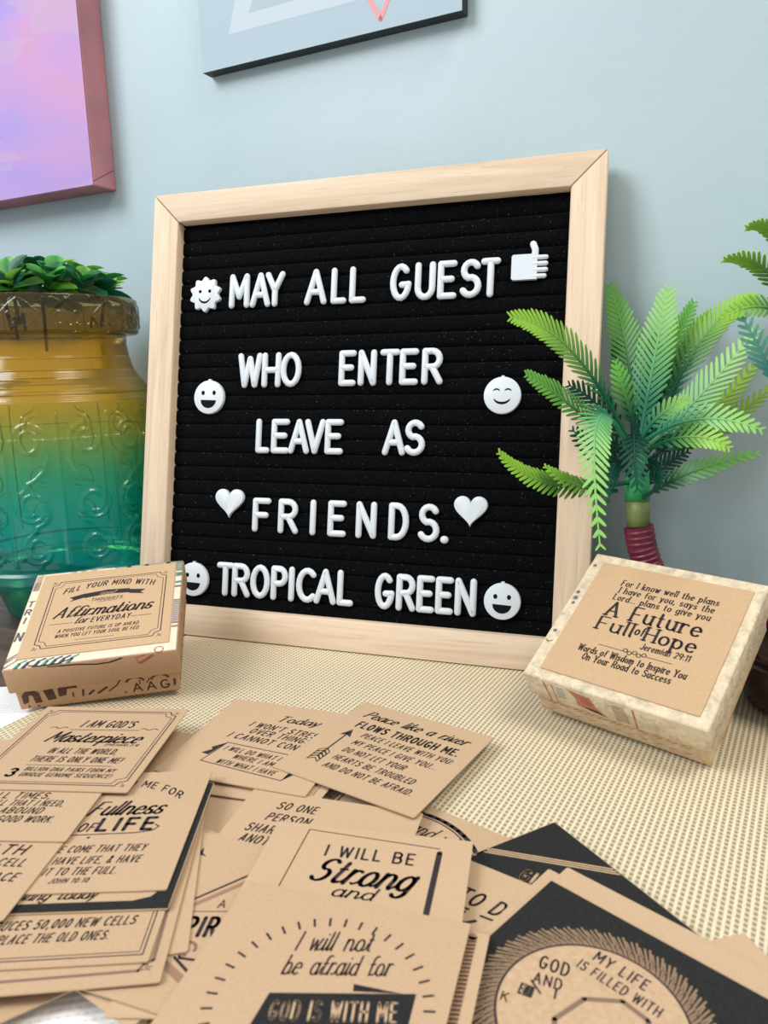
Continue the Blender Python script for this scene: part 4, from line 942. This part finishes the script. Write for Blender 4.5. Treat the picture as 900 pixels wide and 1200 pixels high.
def card(key, label, draw=None, black=False):
    _, x, y, rot, z = next(c for c in CARDS if c[0] == key)
    r = .0006; h = CS / 2; pts = []
    for cx, cy, a in ((h - r, h - r, 0), (-h + r, h - r, 90), (-h + r, -h + r, 180), (h - r, -h + r, 270)):
        pts += [(cx + r * math.cos(math.radians(a + 30 * i)), cy + r * math.sin(math.radians(a + 30 * i))) for i in range(4)]
    m = MB(); m.prism(pts, -CT, 0); o = m.build('verse_card', KRAFT)
    o.location = (x, y, z); o.rotation_euler = (0, 0, math.radians(rot))
    tag(o, label, 'card', 'kraft verse cards spread on the mat')
    k = Ink()
    if black: k.rect(-30.4, -30.4, 30.4, 30.4, BLACKP, 0)
    if draw: draw(k)
    k.build(o, FLAT, {'black_card_print': 'black_ground', 'bare_kraft_in_print': 'kraft_design', 'hatched_kraft_print': 'hatched_rays', 'grey_brown_ink': 'grey_design'})
    return o

def dA(k):
    k.frame(-27.2, -27, 27.6, 27.2, .45, 3.2); k.frame(-26, -25.8, 26.4, 26, .3, 3.8)
    for x, y in ((-27, 26.4), (27, 26.4), (27, -26.6), (-27, -26.6)): k.text('3c', x, y - .8, 1.6, 'hand')
    k.text("I AM GOD'S", 2.6, 13.6, 5.2, 'comic', W=21); k.line([(-11, 11.2), (17, 11.6)], .35)
    for s_ in (-1, 1):
        k.line([(2.5 + s_ * 15 + s_ * i, 12.6 + .7 * math.sin(i * 1.4)) for i in range(8)], .4)
    k.text('Masterpiece', 1.8, 1.8, 7.4, 'script', W=36); k.text('EPHESIANS 2:10', 15, -.6, 1.5, 'comic', W=13)
    k.text('IN ALL THE WORLD,', 2.4, -6.6, 3.6, 'comic', W=26); k.text('THERE IS ONLY ONE ME!', 2.6, -12.6, 3.6, 'comic', W=34); k.line([(-14, -15), (18, -14.8)], .3)
    k.text('3', -16.4, -22.6, 4.8, 'bold'); k.text('BILLION DNA PAIRS FORM MY', 3.8, -18.8, 2.3, 'comic', W=33); k.text('UNIQUE GENOME SEQUENCE!', 3.8, -22.4, 2.3, 'comic', W=33)
def dB(k):
    k.text('AT ALL TIMES,', 0, -8.4, 3.2, 'comic', W=28); k.text('HAVING ALL THAT I NEED,', 2.4, -12.6, 3.0, 'comic', W=36)
    k.text('I WILL ABOUND', 2.2, -16.8, 3.2, 'comic', W=26); k.text('IN EVERY GOOD WORK.', 4.6, -21.4, 3.2, 'comic', W=33); k.text('GRACE', 0, 6, 9, 'bold', W=36)
def dC(k):
    k.text('HE RENEWED ME FOR', 1, 13.6, 3.4, 'comic', W=44, archy=2.6); k.text('Fullness', 7.0, 5.4, 7.2, 'script', W=23)
    k.text('OF', -2.6, -3.0, 4.0, 'comic', W=4.6); k.text('LIFE', 9.6, -2.8, 6.0, 'bold', W=17); k.line([(-16, -5), (14, -4.4), (19, -3.4), (20.4, -1.4), (19, -.4)], .45)
    k.disc(0, -6.2, .5); k.text('I HAVE COME THAT THEY', 2.6, -13.2, 3.0, 'comic', W=33); k.text('MAY HAVE LIFE, & HAVE', 3.0, -18.4, 3.0, 'comic', W=32)
    k.text('IT TO THE FULL.', 3.4, -23.2, 3.0, 'comic', W=21); k.text('JOHN 10:10', 1.6, -26.6, 1.9, 'comic', W=11)
def dD(k):
    k.text('BREATH', 8.6, -4.4, 4.2, 'comic', W=24); k.text('IN EVERY CELL', 10.6, -9.6, 3.2, 'comic', W=26); k.text('IN ITS PLACE', 12.2, -15.8, 3.2, 'comic', W=25)
def dE(k):
    k.poly([(-30.4, -27), (20, -27), (24.5, -25.6), (27, -22), (28, -14), (28, 30.4), (30.4, 30.4), (30.4, -30.4), (-30.4, -30.4)], BLACKP, 0)
    k.text('living today', -2, -25.6, 3.6, 'script', W=22)
def dF(k):
    k.frame(-28.6, -28.2, 28.6, 28.2, .35); k.frame(-27.6, -27.2, 27.6, 27.2, .25)
    k.text('PRODUCES 50,000 NEW CELLS', 2.4, -17.6, 3.0, 'comic', W=42); k.text('TO REPLACE THE OLD ONES.', 0, -22.4, 2.9, 'comic', W=36)
def dG(k):
    k.frame(-27.6, -26.6, 27.6, 27.2, .9, 3, INKG); k.text('3c', 26.4, -26.6, 1.8, 'hand')
def dH(k): k.line([(25, -29), (24, 29)], .35, INKG)
def dK(k):
    k.line([(-27.6, 26.8), (-21, 4)], .4, INKG); k.line([(-14.5, 1.9), (-2.1, 19.1), (8, 26)], .75); k.line([(-13, .4), (-1.4, 16.2), (9, 23.6)], 1.5, TAUPE, 0)
    k.poly([(-23.6, 20.8), (-23, 24), (-21.8, 21.6), (-20, 20.6)], None, 0)
    k.text('BE', 1.6, 8.4, 2.4, 'bold', mat=INKG, rot=17, W=3); k.text('A B', -2.2, 4.0, 2.6, 'bold', mat=INKG, W=6, rot=17); k.line([(-13, -1.1), (-.3, 3.1)], .45, INKG)
    k.text('SPIRIT', -3.6, -7.2, 6.4, 'bold', W=17.5, rot=17)
    k.ring(-4.6, -12.0, 2.2, .8, INKG, 1, 16, -10, 300); k.line([(-6.6, -12.6), (-4.6, -15.2), (.4, -14.4)], .8); k.ring(.6, -10.2, .8, .5, INKG, 1, 10)
    k.line([(-6, -15.4), (1.4, -19)], .8); k.line([(-8, -17.6), (1.4, -21.4)], 2.2, TAUPE, 0)
def dM(k):
    k.text('SO ONE', -11.4, 21.4, 3.8, 'comic', W=13.5); k.text('PERSON', -12, 14.8, 3.8, 'comic', W=14.5); k.text('SHARPENS', -14, 8.2, 3.9, 'comic', W=19); k.text('ANOTHER', -14.8, 2.4, 4.0, 'comic', W=16.6); k.line([(-12, -3), (-6, -2.4)], .8)
def dN(k):
    k.line([(25.4, 28), (25.4, -28)], .4, INKG); k.disc(8, 8, .7); k.line([(29, 20), (29, -20)], .3, INKG)
def dQ(k):
    k.text('Today', 5.6, 16.6, 4.8, 'script', W=18); k.text("I WON'T STRESS", 3.8, 8.4, 3.8, 'comic', W=33, rot=-5); k.text('OVER THINGS', 3.4, 3.4, 3.8, 'comic', W=27, rot=-5); k.text('I CANNOT CONTROL', 4, -2.4, 3.8, 'comic', W=42, rot=-5)
    k.line([(-14.2, -4.7), (21, -7.6)], .45); k.line([(-14.2, -4.7), (-17.4, -19.6), (18.1, -24.0), (20, -18)], .45); k.poly([(-14.4, -4.9), (-18.6, -9.6), (-17.4, -11), (-20.4, -14.4), (-17, -15)]); k.poly([(18.3, -23.8), (21.6, -18.4), (18.6, -19)])
    k.text('I WILL DO WHAT I CAN', 2.4, -11.4, 2.9, 'comic', W=31, rot=-5); k.text('WHERE I AM', 1.8, -15.6, 2.9, 'comic', W=17, rot=-5); k.text('WITH WHAT I HAVE', 1.2, -20.6, 2.9, 'comic', W=25, rot=-5)
def dR(k):
    k.text('Peace like a river', 0, 18.8, 5.4, 'script', W=47); k.text('FLOWS THROUGH ME.', 1.4, 10.2, 4.6, 'bold', W=46)
    for i, (s_, w_) in enumerate((('PEACE I LEAVE WITH YOU:', 40), ('MY PEACE I GIVE YOU...', 37), ('DO NOT LET YOUR', 27), ('HEARTS BE TROUBLED', 34.5), ('AND DO NOT BE AFRAID.', 37.5))):
        k.text(s_, -14.8, 4.0 - i * 6.2, 3.3, 'comic', W=w_, al='l')
    k.line([(-20.6, -16), (-20.8, 4)], .7); k.poly([(-23.4, 1.6), (-20.8, 7.6), (-18.2, 1.6), (-20.8, 3)])
    for i in range(4):
        for s_ in (-1, 1): k.line([(-20.7, -17.4 + i * 2), (-20.7 + s_ * 2.4, -19.4 + i * 2), (-20.7 + s_ * 2.4, -17.6 + i * 2), (-20.7, -15.6 + i * 2)], .45)
def dU(k):
    cx, cy = 4.5, -3.4
    for r, w_ in ((29.4, 1.7), (27.8, .5)):
        pts = [(cx + r * math.cos(math.radians(a)), cy + r * math.sin(math.radians(a))) for a in range(28, 185, 6)]; k.line([p for p in pts if -30 < p[0] < 30 and p[1] < 30], w_)
    k.text('I H', -23.4, 11.6, 4.2, 'light', W=5.6); k.text('(and with', 10, 15.4, 6.0, 'hand', W=22); k.line([(-30, 22), (-27.6, 3.4)], .6); k.ring(-27.2, 2.0, 1.2, .6, None, 1, 12); k.line([(-24, 1), (-20.4, 5)], .9)
def dW(k):
    k.line([(-21.4, -20), (-19.6, 28), (21.2, 25.4)], .35); k.line([(21.4, 23.6), (20.8, -18)], 1.7)
    k.text('I WILL BE', 1.4, 17.0, 4.6, 'sans', W=26); k.text('Strong', .6, 6.2, 9.4, 'script', W=28); k.text('and', 0, 1.0, 4.4, 'script', W=11)
def dX(k):
    cx, cy, ph = 6.4, -1.4, 14
    def rt(x, y): a = math.radians(ph); return (cx + x * math.cos(a) - y * math.sin(a), cy + x * math.sin(a) + y * math.cos(a))
    for i in range(25):
        a = math.radians(-20 + i * 9.2); k.line([rt(-4 + 25.6 * math.cos(a), 26.2 * math.sin(a)), rt(-4 + 23.4 * math.cos(a), 23.9 * math.sin(a))], .6)
    k.text('I will not', *rt(-2.6, 15.8), 5.8, 'hand', W=18, rot=ph); k.text('be afraid for', *rt(-1.2, 8.6), 5.6, 'hand', W=25, rot=ph)
    k.poly([rt(-15.4, 3.4), rt(17.6, 3.8), rt(15.6, -6.0), rt(-18.4, -6.2)], BLACKP, 0); k.poly([rt(3.4, 6.2), rt(3.4, 4.2), rt(14.4, 3.8)], BLACKP, 0); k.poly([rt(-18, -6.4), rt(-5, -6.4), rt(-5, -8.6)], BLACKP, 0)
    k.text('GOD IS WITH ME', *rt(-.6, -3.6), 4.8, 'comic', W=27.5, rot=ph, mat=TANP, lay=2, slant=.05)
    k.text('THROUGH EVERYTHING', *rt(0, -13), 3.4, 'comic', W=26, rot=ph)
def dY(k):
    k.line([(26.6, 29), (26.6, -29)], 2.4, TAUPE, 0)
    for i in range(48): k.line([(25.6, -28 + i * 1.2), (27.6, -27.6 + i * 1.2)], .4)
def dZ(k):
    k.text('WITH', -24, 18, 0.01, 'comic'); k.text('TO DO', -15.4, 14.4, 5.4, 'comic', W=17); k.line([(-24, 12), (-18.6, 12.6)], .8); k.line([(-14.6, 12.2), (-9, 12.6)], .8)
    k.line([(-23.6, 7), (-19, 11.2)], 1.0); k.line([(-18, 6.6), (-15, 9.8)], 1.0); k.line([(-21, 8.6), (-16.8, 7.6)], .8)
def dV(k):
    for o_ in (0, 1.3, 2.6): k.line([(-30, 4.6 - o_), (-4.6 + o_, 30)], .55, TANP, 1, caps=False); k.line([(-30, 1 - o_), (-30, 4.6 - o_)], .5, TANP, 1)
    k.text('GIVE THANKS', -1, 11.4, 4.6, 'bold', W=32, rot=28, mat=TANP)
def dAA(k):
    cx, cy = .2, -1.4
    for i in range(150):
        a = 2 * PI * i / 150
        for j, (r0, r1) in enumerate(((20.6, 24.0), (23.4, 27.0))):
            b = a + .09 * j; c = b + .085; k.line([(cx + r0 * math.cos(b), cy + r0 * math.sin(b)), (cx + (r1 - (i % 3) * .5) * math.cos(c), cy + (r1 - (i % 3) * .5) * math.sin(c))], .62 - .12 * j, HATCH, 1, caps=False)
    k.disc(cx, cy, 21.2, None, INK, 2, 60); k.disc(cx, cy, 20.6, None, TANP, 3, 60)
    k.text('MY LIFE', -1.4, 13.4, 3.2, 'sans', W=13, lay=4); k.text('IS FILLED WITH', .4, 8.8, 2.8, 'sans', W=20, lay=4)
    k.text("GOD", -12.8, 3.6, 3.8, 'sans', W=6.6, rot=20, lay=4); k.text('AND', -11.6, -.9, 3.0, 'sans', W=6.2, rot=22, lay=4); k.line([(-15, -2), (-11.5, -3.6)], .5, None, 4); k.line([(-9.4, -.2), (-8.4, -2.6)], .5, None, 4)
    k.poly([(-16.4, -4), (-13.2, -3), (-12.2, -6.2), (-15.4, -7.2)], None, 4); k.text('B', -14.2, -6.4, 2.4, 'bold', lay=5, mat=TANP, rot=18); k.text('K', -16.4, -11, 2.4, 'sans', rot=20, lay=4)
    hp = [(-5.5, -7.2), (-3.5, 2.0), (3.0, 7.3), (9.4, 6.5), (13, .4), (11, -8), (4.6, -12.6), (-2.4, -12)]; k.line(hp + hp[:1], 1.2, INKG, 4)

card('P', 'black printed card showing as a dark sliver left of the SO ONE PERSON card', lambda k: None, True)
card('N', 'plain bordered kraft card with one small dot, under the Today card', dN)
card('BB', 'blank kraft card corner showing between the Masterpiece card and the Today card', lambda k: (k.line([(-16, -14), (-6, -14)], .4, INKG), k.line([(-16, -15.4), (-6, -15.4)], .4, INKG)))
card('BB2', 'kraft card with a line of bold print, mostly hidden under the Fullness of Life card', lambda k: (k.text('BLESSED', 20, 12, 4, 'bold', W=18), k.line([(8, 18), (28, 18)], .6)))
card('U', 'kraft card with a large printed ring, below the Peace like a river card', dU)
card('S2', 'lower of two plain kraft cards stacked beneath the Today card', lambda k: k.line([(20, -28), (29, -28)], 1.2))
card('S1', 'upper of two plain kraft cards stacked beneath the Today card', lambda k: k.line([(27, -27), (27, 10)], .4, INKG))
card('M', 'kraft card printed SO ONE PERSON SHARPENS ANOTHER in slanted capitals', dM)
card('Q', 'kraft card headed Today with a boxed verse, behind the cards at centre', dQ)
card('R', 'kraft card printed Peace like a river with an arrow, lying nearest the felt board', dR)
card('I', 'kraft card poking out at the bottom left corner over the white mat')
card('J', 'tilted plain kraft card at the bottom left beside the white mat', lambda k: k.line([(14, -24), (18, -20)], .8))
card('KB', 'plain kraft card beneath the SPIRIT card', lambda k: k.line([(-27, -22), (-22, -16)], 1.0, INKG))
card('K', 'kraft card printed SPIRIT with ruled lines, between left stack and centre cards', dK)
card('H', 'turned kraft card sticking out right of the left stack', dH)
card('G', 'kraft card with broad brown border line, bottom of the left stack', dG)
card('F', 'kraft card printed 50,000 NEW CELLS in the left stack', dF)
card('E', 'kraft card with black rounded border under the Fullness of Life card', dE)
card('C', 'kraft card printed Fullness of LIFE in the left stack', dC)
card('D', 'kraft card ending in CELL and PLACE at the left edge, under the GOOD WORK card', dD)
card('B', 'kraft card ending GOOD WORK at the left edge, under the Masterpiece card', dB)
card('A', "kraft card printed I AM GOD'S Masterpiece, topmost before the Affirmations box", dA)
card('V', 'black card with striped border lying on the woven mat at centre right', dV, True)
card('Z', 'kraft card printed TO DO beside the black striped card', dZ)
card('AA4', 'plain kraft card corner sticking out at the right edge of the front right stack')
card('AA3', 'lower plain kraft card directly beneath the round-design black card')
card('AA2', 'upper plain kraft card directly beneath the round-design black card')
card('AA', 'black card with a rayed kraft circle reading MY LIFE, front right', dAA, True)
card('W', 'kraft card printed I WILL BE Strong at centre', dW)
card('Y', 'kraft card with a hatched brown stripe under the GOD IS WITH ME card', dY)
card('X', 'kraft card printed I will not be afraid for GOD IS WITH ME, frontmost', dX)
bpy.context.view_layer.update()
